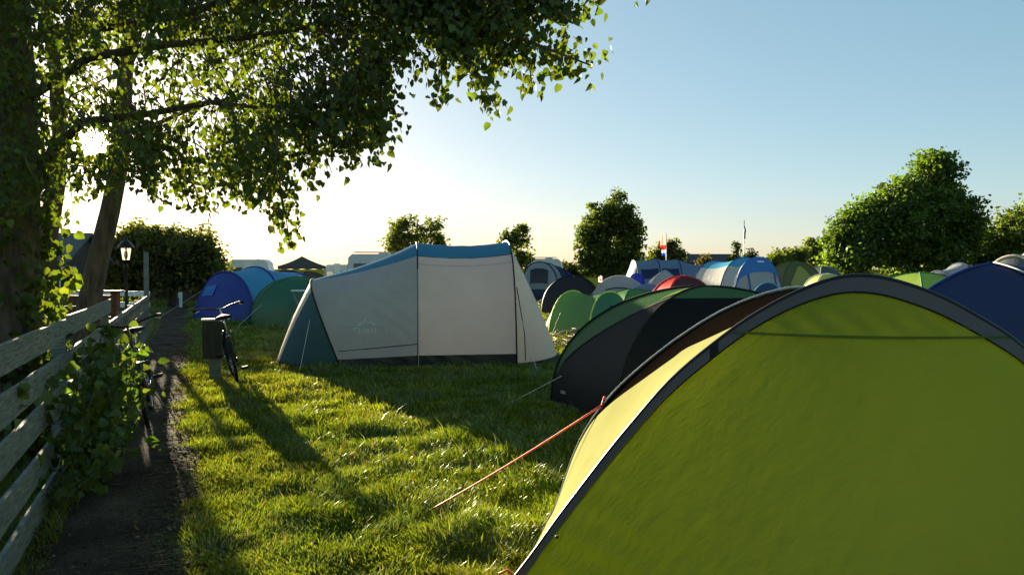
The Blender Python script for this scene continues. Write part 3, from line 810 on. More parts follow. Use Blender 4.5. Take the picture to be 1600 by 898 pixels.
tunnel(t, [(-0.5, 0.9, 1.85, 0), (0.4, 1.0, 1.98, 0), (1.5, 1.0, 1.9, 0)], [[(0, 1, F_lgrey, 'roof_panel')], [(0, 1, F_grey, 'roof_panel')]], (-0.6, [(0, 1, 0, 1, F_grey, 'end_panel')], 0.6, [(0, 1, 0, 1, F_grey, 'end_panel')]), F_cream, 2.2, 0.03, 0.03)

def more_guys(name_part, spots):
    for o in [o for o in scene.objects if o.parent is None and o.get('label', '').startswith(name_part)]:
        for a, b in spots: guy(o, a, b, M_cordw, 0.005)
more_guys('royal blue', [((0.1, -1.35, .7), (-.3, -2.3, 0)), ((-.3, .9, .9), (-1.4, 1.7, 0)), ((2.7, -1.1, .9), (3.3, -2.2, 0))])
more_guys('bottle green', [((-.9, -.8, .7), (-1.7, -1.6, 0)), ((.9, -.8, .7), (1.6, -1.7, 0))])
more_guys('pale grey tunnel', [((0, .9, 1.2), (-1.3, 1.5, 0)), ((0, -.9, 1.2), (-1.3, -1.6, 0))])
more_guys('charcoal dome', [((-.6, -.6, .9), (-1.5, -1.5, 0)), ((-.9, .4, .6), (-1.9, .6, 0))])
more_guys('whitish grey', [((0, .9, .8), (-1.0, 1.5, 0)), ((0, -.9, .8), (-1.0, -1.4, 0))])
more_guys('white and blue tall', [((0, 1.0, 1.4), (-.8, 2.2, 0)), ((.7, 1.1, 1.4), (.7, 2.5, 0))])
more_guys('bright lime dome', [((-.7, -.6, .8), (-1.6, -1.4, 0))])
more_guys('big dark blue', [((-1.0, -.1, .8), (-2.2, -.4, 0))])

# ------------------------------------------------------------------ gazebo
t = thing('gazebo', 'dark party gazebo with pyramid roof behind the tents', 'gazebo', gp(472, 48), R(14))
F_gaz = fab('gazebo_cloth', (0.055, 0.058, 0.05, 1), 0.25)
e = 1.36
dome(t, [(-e, -e), (e, -e), (e, e), (-e, e)], (0, 0, 1.0), [[]] * 4)
pk = Vector((0, 0, 2.36)); cs = [Vector((x, y, 1.78)) for x, y in ((-e, -e), (e, -e), (e, e), (-e, e))]
for i in range(4):
    a, b = cs[i], cs[(i + 1) % 4]
    MB().grid([[lerp(lerp(a, b, k / 8), pk, j / 8) - Vector((0, 0, 0.10 * math.sin(PI * j / 8) * (0.4 + .6 * abs(1 - k / 4)))) for k in range(9)] for j in range(9)]).build('roof_panel', F_gaz, t)
    dn = Vector((0, 0, -0.22))
    MB().grid([[lerp(a, b, k / 8) for k in range(9)], [lerp(a, b, k / 8) + dn * (0.8 + 0.2 * (k % 2)) for k in range(9)]]).build('valance', F_gaz, t)
    MB().box((a.x * 0.98, a.y * 0.98, 0.89), (0.05, 0.05, 1.78)).build('leg', M_steel, t, False)

# ------------------------------------------------------------------ caravans, cabin, roofs far behind
M_cara = solid('caravan_white', '#c9ccca', 0.35, 0, 0.06, 3, 0.02)
M_grey = solid('caravan_grey', '#7d8286', 0.5, 0, 0.1, 3, 0.02)
def caravan(name, label, px, Y, rz, ln, w, h, rails=False):
    t = thing(name, label, 'caravan', gp(px, Y), rz)
    z0 = 0.45
    prof = [(-ln / 2, z0), (ln / 2, z0), (ln / 2, z0 + 0.7), (ln / 2 - 0.18, h - 0.25), (ln / 2 - 0.45, h), (-ln / 2 + 0.3, h), (-ln / 2 + 0.06, h - 0.22), (-ln / 2, z0 + 0.9)]
    MB().prism(prof, -w / 2, w / 2).build('body', M_cara, t, False)
    MB().box((0, -w / 2 - 0.012, z0 + 0.32), (ln * 0.97, 0.02, 0.12)).build('stripe', M_grey, t, False)
    for x in (-ln * 0.28, ln * 0.22):
        f = MB().box((x, -w / 2 - 0.015, h - 0.85), (ln * 0.24, 0.03, 0.52)).build('window', M_grey, t, False)
        MB().box((x, -w / 2 - 0.036, h - 0.85), (ln * 0.22, 0.012, 0.44)).build('pane', M_glassdark, f, False)
    f = MB().box((-ln / 2 - 0.005, 0, h - 0.85), (0.03, w * 0.6, 0.5)).build('window', M_grey, t, False)
    MB().box((-ln / 2 - 0.03, 0, h - 0.85), (0.012, w * 0.55, 0.42)).build('pane', M_glassdark, f, False)
    MB().box((-0.02 * ln, -w / 2 - 0.015, 1.3), (0.6, 0.03, 1.6)).build('door', M_whitepaint, t, False)
    for x in (-0.35, 0.35):
        MB().tube([(x, -w / 2 + 0.02, 0.32), (x, -w / 2 + 0.22, 0.32)], 0.32, 16).build('wheel', M_rubber, t)
    MB().tube([(ln / 2, 0, 0.5), (ln / 2 + 0.9, 0, 0.48)], 0.05, 6).build('tow_bar', M_grey, t)
    if rails:
        m = MB()
        for y in (-w / 2 + 0.1, w / 2 - 0.1): m.tube([(-ln / 2 + 0.4, y, h + 0.12), (ln / 2 - 0.6, y, h + 0.12)], 0.025, 6)
        for k in range(5): m.tube([(-ln / 2 + 0.4 + k * (ln - 1) / 4, -w / 2 + 0.1, h + 0.12), (-ln / 2 + 0.4 + k * (ln - 1) / 4, w / 2 - 0.1, h + 0.12)], 0.02, 5)
        m.build('roof_rail', M_grey, t)
        MB().box((0.3, 0, h + 0.07), (0.6, 0.6, 0.14)).build('roof_hatch', M_cara, t, False)
    return t
caravan('caravan', 'white caravan behind the blue tent by the path', 394, 62, R(5), 3.1, 2.0, 2.32)
caravan('motorhome', 'white motorhome with roof rails behind the beige tent', 592, 52, R(8), 3.9, 2.1, 2.55, True)
caravan('caravan', 'white caravan with roof hatch behind the pale grey tunnel tent', 852, 66, R(-6), 3.0, 2.0, 2.42, True)
caravan('caravan', 'white caravan between the left leafy tree and gazebo', 531, 75, R(0), 2.5, 2.0, 2.0)

M_roof = solid('dark_roof', '#3c3a40', 0.8, 0, 0.2, 4, 0.2)
M_plaster = solid('pale_plaster', '#b9bcb4', 0.8, 0, 0.08, 3, 0.05)
M_brick = solid('far_brick', '#6e4a40', 0.85, 0, 0.15, 5, 0.1)
def house(name, label, cat, loc, rz, ln, w, he, hr, wallm, roofm, wins=(), doors=()):
    t = thing(name, label, cat, loc, rz)
    MB().prism([(-w / 2, 0), (w / 2, 0), (w / 2, he), (0, hr - 0.06), (-w / 2, he)], -ln / 2, ln / 2).build('wall', wallm, t, False)
    for s in (-1, 1):
        a = Vector((s * (w / 2 + 0.3), 0, he - 0.3 * (hr - he) / (w / 2))); b = Vector((0, 0, hr))
        rows = []
        n = (b - a).cross(Vector((0, 1, 0))).normalized(); n = n if n.z > 0 else -n
        m = MB()
        V = [Vector((p.x, y, p.z)) + n * o for o in (0.0, 0.09) for p in (a, b) for y in (-ln / 2 - 0.25, ln / 2 + 0.25)]
        m.add(V, [(0, 1, 3, 2), (4, 6, 7, 5), (0, 4, 5, 1), (2, 3, 7, 6), (0, 2, 6, 4), (1, 5, 7, 3)])
        m.build('roof', roofm, t, False)
    for x, y, z, ww, hh, side in wins:
        if side == 'x':
            f = MB().box((x, y, z), (0.06, ww + 0.12, hh + 0.12)).build('window', M_whitepaint, t, False)
            MB().box((x + math.copysign(0.034, x), y, z), (0.02, ww, hh)).build('pane', M_glassdark, f, False)
        else:
            f = MB().box((x, y, z), (ww + 0.12, 0.06, hh + 0.12)).build('window', M_whitepaint, t, False)
            MB().box((x, y + math.copysign(0.034, y), z), (ww, 0.02, hh)).build('pane', M_glassdark, f, False)
    for x, y, z, ww, hh, m in doors:
        MB().box((x, y, z), (0.08, ww, hh)).build('door', m, t, False)
    return t
# pale cabin behind the tents at the right (long side towards the camera)
house('cabin', 'pale cabin with dark roof behind the tents and big tree', 'cabin', gp(1283, 82), R(90 + 4), 7.0, 4.0, 2.35, 3.15, M_plaster, M_roof,
      [(-2.0, -0.4, 1.5, 1.0, 0.9, 'x'), (-2.0, 2.2, 1.5, 1.0, 0.9, 'x')])
house('barn', 'long low dark roofed barn on the horizon', 'barn', gp(1102, 150), R(92), 12, 8, 2.8, 4.3, M_brick, M_roof, [(-4.0, -2, 1.6, 1.2, 1, 'x'), (-4.0, 2, 1.6, 1.2, 1, 'x')])
house('house', 'brick house half hidden by the bushy tree in the middle', 'house', gp(984, 95), R(88), 7, 6, 1.9, 2.9, M_brick, M_roof, [(-3.0, 1.6, 1.2, 0.9, 0.8, 'x')])

# garden house on the left, behind the fence
M_hwall = solid('garden_house_wall', '#4c463c', 0.85, 0, 0.15, 4, 0.2)
M_tile = solid('grey_roof_tiles', '#5b5a58', 0.75, 0, 0.2, 6, 0.3)
M_bluedoor = solid('pale_blue_door', '#9fb6c4', 0.5, 0, 0.08, 4, 0.05)
house('garden_house', 'dim garden house with grey roof behind the leaning trunk', 'house', (-17.3, 29.5, 0), R(90 + 6), 3.0, 3.4, 1.95, 2.85, M_hwall, M_tile,
      [(-1.72, -0.75, 1.2, 0.42, 0.85, 'x'), (-1.72, -1.6, 1.2, 0.42, 0.85, 'x')], [(-1.72, 0.95, 0.98, 0.55, 1.9, M_bluedoor), (-1.72, 0.35, 0.95, 0.4, 1.85, M_whitepaint)])
house('shed', 'dark low shed beside the garden house and lamp', 'shed', (-17.2, 41.5, 0), R(90 + 4), 3.6, 2.4, 1.5, 2.15, M_hwall, M_tile, [(-1.22, 0.9, 1.05, 0.35, 0.7, 'x')])

# ------------------------------------------------------------------ fences
def board(name, mat, root, a, b, h, th=0.024, wob=0.004, seg=6):
    """a board between two points (its top edge), with slightly uneven edges"""
    a = Vector(a); b = Vector(b); d = (b - a).normalized(); n = d.cross(Vector((0, 0, 1))).normalized()
    m = MB(); rows = []
    for i in range(seg + 1):
        p = lerp(a, b, i / seg)
        j = [random.uniform(-wob, wob) for _ in range(3)]
        rows.append([p + n * th / 2 + Vector((0, 0, j[0])), p - n * th / 2 + Vector((0, 0, j[0])), p - n * (th / 2 + j[2] * .4) + Vector((0, 0, -h + j[1])), p + n * (th / 2 - j[2] * .4) + Vector((0, 0, -h + j[1]))])
    m.grid(rows, True)
    m.add(rows[0], [(0, 1, 2, 3)]); m.add(rows[-1], [(3, 2, 1, 0)])
    return m.build(name, mat, root, False)
FL = -0.85
nf = thing('board_fence', 'weathered grey five-board fence along the near left of the path', 'fence', fence_pt(FL, 2.0))
def fl(lat, s, z): return fence_pt(lat, s, z)
o0 = fence_pt(FL, 2.0)
posts = [1.6, 4.15, 6.95, 10.62]
for s in posts:
    p = fl(-0.062, s - 2.0, 0.56)
    MB().box(p, (0.09, 0.09, 1.16 + random.uniform(0, .03)), Matrix.Rotation(R(22.1), 3, 'Z')).build('post', M_wood, nf, False)
tops = [1.245, 0.985, 0.735, 0.455, 0.215]
for i in range(len(posts) - 1):
    for k, z in enumerate(tops):
        s0 = posts[i] - 2.0 + (0.008 if i else 0); s1 = posts[i + 1] - 2.0 - 0.008
        dz = random.uniform(-0.012, 0.012)
        board('rail', M_wood, nf, fl(0, s0, z + dz), fl(0, s1, z + dz + random.uniform(-0.015, 0.015)), 0.155 + random.uniform(-.006, .006))
ff = thing('rail_fence', 'lower grey three-rail fence farther along the path', 'fence', fence_pt(FL, 10.8))
fposts = [10.75, 12.9, 15.1, 17.3, 19.6, 21.2]
for s in fposts:
    tall = s == fposts[-1]
    h = 2.0 if tall else 0.98
    MB().box(fl(-0.055, s - 10.8, h / 2), (0.11 if tall else 0.085, 0.11 if tall else 0.085, h), Matrix.Rotation(R(22.1), 3, 'Z')).build('post', M_wood, ff, False)
for i in range(len(fposts) - 1):
    for z in (0.99, 0.70, 0.41):
        board('rail', M_wood, ff, fl(0, fposts[i] - 10.8 + 0.01, z + random.uniform(-.015, .015)), fl(0, fposts[i + 1] - 10.8 - 0.01, z + random.uniform(-.015, .015)), 0.13)
# wire-mesh infill: thin uprights that throw the lattice of light on the path
for i in range(34):
    s = 0.15 + i * 0.30
    MB().box(fl(0.02, s, 0.49), (0.035, 0.012, 0.86 + random.uniform(-.03, .03)), Matrix.Rotation(R(22.1 + 90), 3, 'Z')).build('slat', M_wood, ff, False)

wf = thing('rail_fence', 'white painted cross fence behind the lamp post', 'fence', (-10.4, 20.2, 0))
for x in (-3.6, -2.4, -1.2, 0.0, 1.1):
    MB().box((x, 0.03, 0.5), (0.09, 0.06, 1.0)).build('post', M_whitepaint, wf, False)
for z in (1.04, 0.76, 0.48):
    board('rail', M_whitepaint, wf, (-3.8, 0, z), (1.25, 0, z), 0.13)

bf = thing('plank_screen', 'low brown plank screen behind the board fence and leaning trunk', 'fence', (-6.9, 12.4, 0))
for x in (-0.8, 0.75):
    MB().box((x, 0.0, 0.62), (0.1, 0.1, 1.24)).build('post', M_brownwood, bf, False)
for k in range(7):
    board('plank', M_brownwood, bf, (-0.85, -0.07, 1.19 - k * 0.165), (0.8, -0.07, 1.19 - k * 0.165 + random.uniform(-.006, .006)), 0.152)
MB().box((-0.02, -0.02, 1.255), (1.75, 0.16, 0.03)).build('cap_board', M_brownwood, bf, False)

# ------------------------------------------------------------------ lamp post, small sign
t = thing('lamp_post', 'black lantern lamp post left of the path', 'lamp', gp(197, 17))
MB().lathe([(0.10, 0), (0.10, 0.12), (0.06, 0.2), (0.045, 0.6), (0.06, 0.66), (0.035, 0.72), (0.03, 1.62), (0.05, 1.66), (0.03, 1.7), (0.07, 1.76), (0.09, 1.78)], 12).build('post', M_black, t)
cor = [(math.cos(k * PI / 3), math.sin(k * PI / 3)) for k in range(6)]
M_lampglass, n_, l_, out_ = new_mat('lantern_glass')
tb = n_.new('ShaderNodeBsdfTransparent'); gl = n_.new('ShaderNodeBsdfGlossy'); gl.inputs['Roughness'].default_value = 0.15
dfs = n_.new('ShaderNodeBsdfTranslucent'); dfs.inputs[0].default_value = (0.8, 0.75, 0.6, 1)
mm = n_.new('ShaderNodeMixShader'); mm.inputs[0].default_value = 0.3; l_.new(tb.outputs[0], mm.inputs[1]); l_.new(gl.outputs[0], mm.inputs[2])
m3 = n_.new('ShaderNodeMixShader'); m3.inputs[0].default_value = 0.35; l_.new(mm.outputs[0], m3.inputs[1]); l_.new(dfs.outputs[0], m3.inputs[2])
l_.new(m3.outputs[0], out_.inputs[0])
for k in range(6):
    a, b = cor[k], cor[(k + 1) % 6]
    MB().tube([(a[0] * 0.085, a[1] * 0.085, 1.78), (a[0] * 0.13, a[1] * 0.13, 2.06)], 0.009, 5).build('lantern_bar', M_black, t)
    MB().add([(a[0] * .084, a[1] * .084, 1.79), (b[0] * .084, b[1] * .084, 1.79), (b[0] * .128, b[1] * .128, 2.05), (a[0] * .128, a[1] * .128, 2.05)], [(0, 1, 2, 3)]).build('pane', M_lampglass, t, False)
MB().lathe([(0.165, 2.05), (0.16, 2.075), (0.10, 2.16), (0.05, 2.20), (0.03, 2.22), (0.035, 2.25), (0.0, 2.29)], 12).build('cap', M_black, t)
MB().lathe([(0.0, 1.80), (0.03, 1.82), (0.045, 1.9), (0.03, 1.98), (0.0, 2.0)], 10).build('bulb', M_steel, t)
t = thing('marker_post', 'small white marker post at the end of the path', 'post', gp(282, 33))
MB().box((0, 0, 0.32), (0.10, 0.08, 0.64)).build('post', M_whitepaint, t, False)
MB().box((0, -0.05, 0.52), (0.17, 0.02, 0.22)).build('plate', M_whitepaint, t, False)

# ------------------------------------------------------------------ utility pillar and bicycles
t = thing('utility_pillar', 'dark wooden box pillar on the lawn with the bicycle leaning on it', 'pillar', (*at(333, 592, 11.65).to_2d(), 0), R(18))
M_pil = solid('dark_pillar_wood', '#3a382c', 0.85, 0, 0.35, 7, 0.5, stretch=(2, 2, 0.5))
m = MB(); m.box((0.03, 0, 0.15), (0.16, 0.16, 0.36)); m.build('post', M_wood, t, False)
m = MB(); m.box((0, 0, 0.575), (0.275, 0.20, 0.55)); m.build('box', M_pil, t, False)
MB().box((0, 0, 0.862), (0.30, 0.22, 0.025)).build('lid', solid('pillar_lid', '#9a9a80', 0.7), t, False)

def circle(c, r, n=28, axis='y'):
    return [Vector(c) + Vector((r * math.cos(2 * PI * k / n), 0, r * math.sin(2 * PI * k / n))) for k in range(n + 1)]
def bicycle(label, loc, rz, lean, frame_mat, steer=0.0, wide=0.30):
    t = thing('bicycle', label, 'bicycle', loc, rz)
    t.rotation_euler = (lean, 0, rz)
    R_ = 0.34; wb = 1.06
    for wx, st in ((0.0, 0.0), (wb, steer)):
        c = Vector((wx, 0, R_))
        rot = Matrix.Translation(c) @ Matrix.Rotation(st, 4, 'Z') @ Matrix.Translation(-c)
        def T(m): m.V = [rot @ v for v in m.V]; return m
        w = T(MB().tube(circle(c, R_ - 0.018), 0.019, 8, False)).build('wheel', M_rubber, t)
        T(MB().tube(circle(c, R_ - 0.045), 0.011, 6, False)).build('rim', M_chrome, w)
        T(MB().tube([c + Vector((0, -0.045, 0)), c + Vector((0, 0.045, 0))], 0.022, 8)).build('hub', M_chrome, w)
        sp = MB()
        for k in range(16):
            a = 2 * PI * k / 16
            sp.tube([c + Vector((0, 0.03 * (-1) ** k, 0)), c + Vector((math.cos(a) * (R_ - .05), 0, math.sin(a) * (R_ - .05)))], 0.0018, 4, False)
        T(sp).build('spokes', M_chrome, w)
        arc = [c + Vector((math.cos(a) * (R_ + 0.025), 0, math.sin(a) * (R_ + 0.025))) for a in [R(20 + k * 13) for k in range(13)]]
        m = MB(); m.grid([[p + Vector((0, y, z)) for y, z in ((-0.028, -0.012), (0, 0.006), (0.028, -0.012))] for p in arc]); T(m).build('mudguard', M_black, t)
    bb = Vector((0.44, 0, 0.28)); st_ = Vector((0.30, 0, 0.74)); hd = Vector((0.86, 0, 0.80)); hb = Vector((0.90, 0, 0.66)); ra = Vector((0, 0, R_)); fa = Vector((wb, 0, R_))
    m = MB()
    m.tube([bb, st_], 0.017, 8); m.tube([st_ + Vector((0.01, 0, -.04)), hd], 0.016, 8); m.tube([bb, hb], 0.018, 8); m.tube([hb, hd + Vector((-.015, 0, .05))], 0.02, 8)
    for y in (-0.045, 0.045):
        m.tube([bb + Vector((0, y * .6, 0)), ra + Vector((0, y, 0))], 0.010, 6); m.tube([st_ + Vector((.02, y * .3, -.06)), ra + Vector((0, y, 0))], 0.009, 6)
    m.build('frame', frame_mat, t)
    m = MB()
    for y in (-0.045, 0.045): m.tube([hb + Vector((0, y * .8, 0)), lerp(hb, fa, .5) + Vector((-.01, y, 0)), fa + Vector((0, y, 0))], 0.011, 6)
    m.build('fork', frame_mat, t)
    MB().tube([st_, Vector((0.265, 0, 0.93))], 0.013, 8).build('seat_post', M_chrome, t)
    sd = MB(); rows = []
    for i in range(9):
        x = 0.12 + 0.28 * i / 8; w = 0.10 * (1 - i / 8) ** 0.8 + 0.022
        rows.append([Vector((x, w * math.cos(a), 0.955 + 0.028 * math.sin(a) - 0.01 * (1 - (i / 8)))) for a in [2 * PI * k / 10 for k in range(10)]])
    sd.grid(rows, True); sd.add(rows[0], [tuple(range(10))]); sd.add(rows[-1], [tuple(range(9, -1, -1))]); sd.build('saddle', M_rubber, t)
    for y in (-0.05, 0.05): MB().lathe([(0.0, 0.88), (0.022, 0.885), (0.022, 0.93), (0.0, 0.935)], 8, (0.17, y, 0)).build('saddle_spring', M_chrome, t)
    # handlebar
    pv = Matrix.Translation((0.83, 0, 0)) @ Matrix.Rotation(steer, 4, 'Z') @ Matrix.Translation((-0.83, 0, 0))
    m = MB(); m.tube([hd, Vector((0.825, 0, 1.0)), Vector((0.85, 0, 1.03))], 0.013, 8); m.V = [pv @ v for v in m.V]; m.build('stem', M_chrome, t)
    hbpts = [(0.66, wide, 1.075), (0.78, wide * 0.80, 1.085), (0.86, wide * 0.42, 1.06), (0.86, 0.05, 1.03), (0.86, -0.05, 1.03), (0.86, -wide * 0.42, 1.06), (0.78, -wide * 0.80, 1.085), (0.66, -wide, 1.075)]
    m = MB(); m.tube(hbpts, 0.0125, 8); m.V = [pv @ v for v in m.V]; hbar = m.build('handlebar', M_black, t)
    for s in (0, -1):
        a, b = Vector(hbpts[0 if s == 0 else -1]), Vector(hbpts[1 if s == 0 else -2])
        m = MB(); m.tube([a, lerp(a, b, 0.95)], 0.019, 8); m.V = [pv @ v for v in m.V]; m.build('grip', M_rubber, hbar)
        m = MB(); m.tube([lerp(a, b, .9) + Vector((.03, 0, -.02)), lerp(a, b, .1) + Vector((.03, 0, -.035))], 0.006, 5); m.V = [pv @ v for v in m.V]; m.build('brake_lever', M_chrome, hbar)
    # cranks, pedals, chain case
    MB().box(Vector((0.24, -0.055, 0.30)), (0.55, 0.02, 0.11), Matrix.Rotation(R(4), 3, 'Y')).build('chain_case', M_black, t, False)
    for sgn in (-1, 1):
        e = bb + Vector((-0.10 * sgn, 0.09 * sgn, 0.13 * sgn))
        MB().tube([bb + Vector((0, 0.06 * sgn, 0)), e], 0.010, 6).build('crank', M_chrome, t)
        m = MB(); m.box(e + Vector((0, 0.06 * sgn, 0.015)), (0.09, 0.09, 0.008)); m.box(e + Vector((0, 0.06 * sgn, -0.015)), (0.09, 0.09, 0.008))
        for dx in (-0.04, 0.04): m.box(e + Vector((dx, 0.06 * sgn, 0)), (0.01, 0.09, 0.022))
        m.build('pedal', M_rubber, t, False)
    # carrier, rear light, kickstand
    m = MB()
    for y in (-0.06, 0, 0.06): m.tube([(0.24, y, 0.74), (-0.22, y, 0.73)], 0.006, 5)
    for y in (-0.06, 0.06): m.tube([(-0.1, y, 0.73), (0, y * .8, R_)], 0.006, 5)
    m.build('carrier', M_black, t)
    MB().lathe([(0, 0), (0.025, 0.0), (0.025, 0.03), (0, 0.035)], 10, (-0.25, 0, 0.68)).build('rear_light', solid('red_lens', '#7a0f0c', 0.25), t)
    MB().tube([(0.30, 0.05, 0.30), (0.18, 0.14, 0.03)], 0.008, 5).build('kickstand', M_steel, t)
    return t
b1 = at(372, 600, 11.0)
bicycle('dark bicycle seen from behind, leaning on the pillar on the lawn', (b1.x, b1.y, 0), R(112), R(-11), solid('dark_frame_paint', '#1b1a22', 0.35, 0.2, 0.1, 20, 0.0), R(-8), 0.34)
b2 = fence_pt(-0.37, 9.9)
bicycle('dark bicycle leaning on the fence behind the leafy climber', (b2.x, b2.y, 0), R(112 + 180), R(11), solid('black_frame_paint', '#121214', 0.35, 0.2, 0.1, 20, 0.0), R(4), 0.33)

# ------------------------------------------------------------------ flag poles
t = thing('flag_pole', 'flag pole with pink banner and red white blue flag', 'flag pole', gp(1041, 70))
MB().tube([(0, 0, 0), (0, 0, 4.75)], [0.045, 0.03], 8).build('pole', M_whitepaint, t)
def flag(name, mat, x0, x1, z0, z1, ph):
    m = MB(); m.grid([[Vector((lerp(x0, x1, i / 10), 0.08 * math.sin(i * 0.9 + ph), z - 0.05 * i / 10)) for z in [lerp(z0, z1, j / 4) for j in range(5)]] for i in range(11)])
    return m.build(name, mat, t)
flag('banner', fab('pink_cloth', (0.75, 0.36, 0.28, 1), 0.5), -0.02, -0.50, 3.70, 4.55, 0)
flag('banner_stripe', F_red, -0.02, -0.52, 3.50, 3.70, 0)
flag('flag_stripe', F_red, -0.02, -0.42, 3.28, 3.46, 1); flag('flag_stripe', F_white, -0.02, -0.42, 3.02, 3.28, 1); flag('flag_stripe', F_navy, -0.02, -0.42, 2.80, 3.02, 1)
t = thing('flag_pole', 'tall bare flag pole with furled flag above the white and blue tent', 'flag pole', gp(1163, 75))
MB().tube([(0, 0, 0), (-0.05, 0, 6.15)], [0.06, 0.04], 8).build('pole', M_steel, t)
MB().tube([(-0.02, -0.05, 5.6), (0.03, -0.06, 5.2), (-0.01, -0.06, 4.8), (0.04, -0.05, 4.4)], [0.03, 0.10, 0.08, 0.04], 8).build('furled_flag', F_midblue, t)

# ------------------------------------------------------------------ trees
def rot_basis(nrm, spin):
    """arrays of orthonormal frames with z = nrm"""
    n = nrm / np.linalg.norm(nrm, axis=1, keepdims=True)
    up = np.where(np.abs(n[:, 2:3]) < 0.9, np.array([[0, 0, 1.0]]), np.array([[1.0, 0, 0]]))
    x = np.cross(up, n); x /= np.linalg.norm(x, axis=1, keepdims=True)
    y = np.cross(n, x)
    c, s = np.cos(spin)[:, None], np.sin(spin)[:, None]
    return x * c + y * s, y * c - x * s, n

def place(tmpl, tris, pos, X, Y, Z, sc):
    k = len(tmpl); N = len(pos)
    V = pos[:, None, :] + sc[:, None, None] * (tmpl[None, :, 0:1] * X[:, None, :] + tmpl[None, :, 1:2] * Y[:, None, :] + tmpl[None, :, 2:3] * Z[:, None, :])
    T = tris[None] + (np.arange(N) * k)[:, None, None]
    return V.reshape(-1, 3), T.reshape(-1, 3)

QUAD = np.array([[-.32, -.5, 0], [.32, -.5, 0.05], [.36, .35, 0], [0, .62, .06], [-.36, .35, 0.03]]); QT = np.array([[0, 1, 2], [0, 2, 3], [0, 3, 4]])

def leaf_cols(n, base, var=0.25, yel=0.2):
    b = np.array(base)[None]
    k = np.exp(rng.normal(0, var, (n, 1)))
    c = b * k
    c[:, 0] *= 1 + yel * rng.random(n)
    return np.clip(c, 0.002, 0.6)

def tree(name, label, base, lobes, n_clump, per, lsize, col, trunk_r, group=None, spread=0.35, trunk=True, cat='tree'):
    """lobes: list of (x, y, z, rx, ry, rz) relative to the base"""
    t = thing(name, label, cat, base, 0, group)
    sub = []
    for l in lobes:
        sub.append([*l[:3], l[3] * .72, l[4] * .72, l[5] * .72])
        for _ in range(9):
            dd = rng.normal(size=3); dd /= np.linalg.norm(dd)
            k = rng.uniform(.26, .46)
            sub.append([l[0] + dd[0] * l[3] * .74, l[1] + dd[1] * l[4] * .74, max(.3, l[2] + dd[2] * l[5] * .74), l[3] * k, l[4] * k, l[5] * k])
    lb = np.array(sub, dtype=float)
    vol = (lb[:, 3] * lb[:, 4] * lb[:, 5]) ** (2 / 3); pr = vol / vol.sum()
    idx = rng.choice(len(lb), n_clump, p=pr)
    d = rng.normal(size=(n_clump, 3)); d /= np.linalg.norm(d, axis=1, keepdims=True)
    r = rng.random(n_clump) ** 0.30
    cen = lb[idx, :3] + d * r[:, None] * lb[idx, 3:6] * (0.86 + 0.24 * rng.random((n_clump, 1)))
    N = n_clump * per
    ci = np.repeat(np.arange(n_clump), per)
    csz = spread * (0.6 + 0.8 * rng.random(n_clump))
    pos = cen[ci] + np.clip(rng.normal(size=(N, 3)), -1.5, 1.5) * csz[ci][:, None] * np.array([[1, 1, .75]])
    keep = pos[:, 2] > 0.05; pos = pos[keep]; ci = ci[keep]; N = len(pos)
    nrm = rng.normal(size=(N, 3)) + d[ci] * 0.6 + np.array([[0, 0, 0.5]])
    X, Y, Z = rot_basis(nrm, rng.random(N) * 6.28)
    sc = lsize * (0.65 + 0.7 * rng.random(N))
    V, T = place(QUAD, QT, pos, X, Y, Z, sc)
    cc = leaf_cols(n_clump, col, 0.22)[ci] * (0.85 + 0.3 * rng.random((N, 1)))
    tag(np_mesh('crown', V, T, M_farleaf, t, np.repeat(cc, len(QUAD), 0)), kind='stuff')
    if trunk:
        top = max(l[2] for l in lobes)
        m = MB(); m.tube([(0, 0, -0.1), (0.03, 0, top * .3), (-0.03, 0.05, top * .65), (0, 0, top)], [trunk_r * 1.25, trunk_r, trunk_r * .75, trunk_r * .3], 10)
        m.build('trunk', M_bark, t)
        for l in lobes:
            z0 = top * random.uniform(.25, .5)
            e = Vector(l[:3])
            if e.xy.length > 0.3:
                MB().tube([(0, 0, z0), lerp(Vector((0, 0, z0)), e, .5) + Vector((0, 0, .15)), e, e + Vector((e.x * .3, e.y * .3, l[5] * .5))], [trunk_r * .5, trunk_r * .36, trunk_r * .22, trunk_r * .08], 7).build('limb', M_bark, t)
    return t

GREEN = (0.078, 0.128, 0.024)
tree('broadleaf_tree', 'large spreading green tree at the right', gp(1420, 45), [(0, 0, 3.6, 3.2, 3, 2.8), (0.9, 0, 6.2, 1.9, 2.0, 2.0), (-2.6, 0, 3.0, 2.0, 2.0, 2.0), (-0.9, 0.3, 5.3, 1.7, 1.8, 1.7), (2.3, 0.2, 5.0, 1.6, 1.8, 1.7), (3.0, 0, 3.6, 1.2, 1.5, 1.3), (-3.5, -.3, 2.1, 1.4, 1.5, 1.6), (0.7, 0, 1.9, 2.2, 2.2, 1.4), (-1.9, 0, 4.3, 1.4, 1.4, 1.2)], 1700, 30, 0.155, GREEN, 0.28, spread=0.30)
tree('broadleaf_tree', 'dark green tree beyond the large tree at the right edge', gp(1570, 47), [(0, 0, 2.6, 2.6, 2.2, 2.0), (1.9, .4, 3.7, 2.4, 2.0, 2.0), (-1.3, 0, 1.9, 1.6, 1.5, 1.7), (3.5, 0, 3.0, 2.2, 2.2, 2.4)], 900, 28, 0.16, (0.085, 0.12, 0.022), 0.2, spread=0.32)
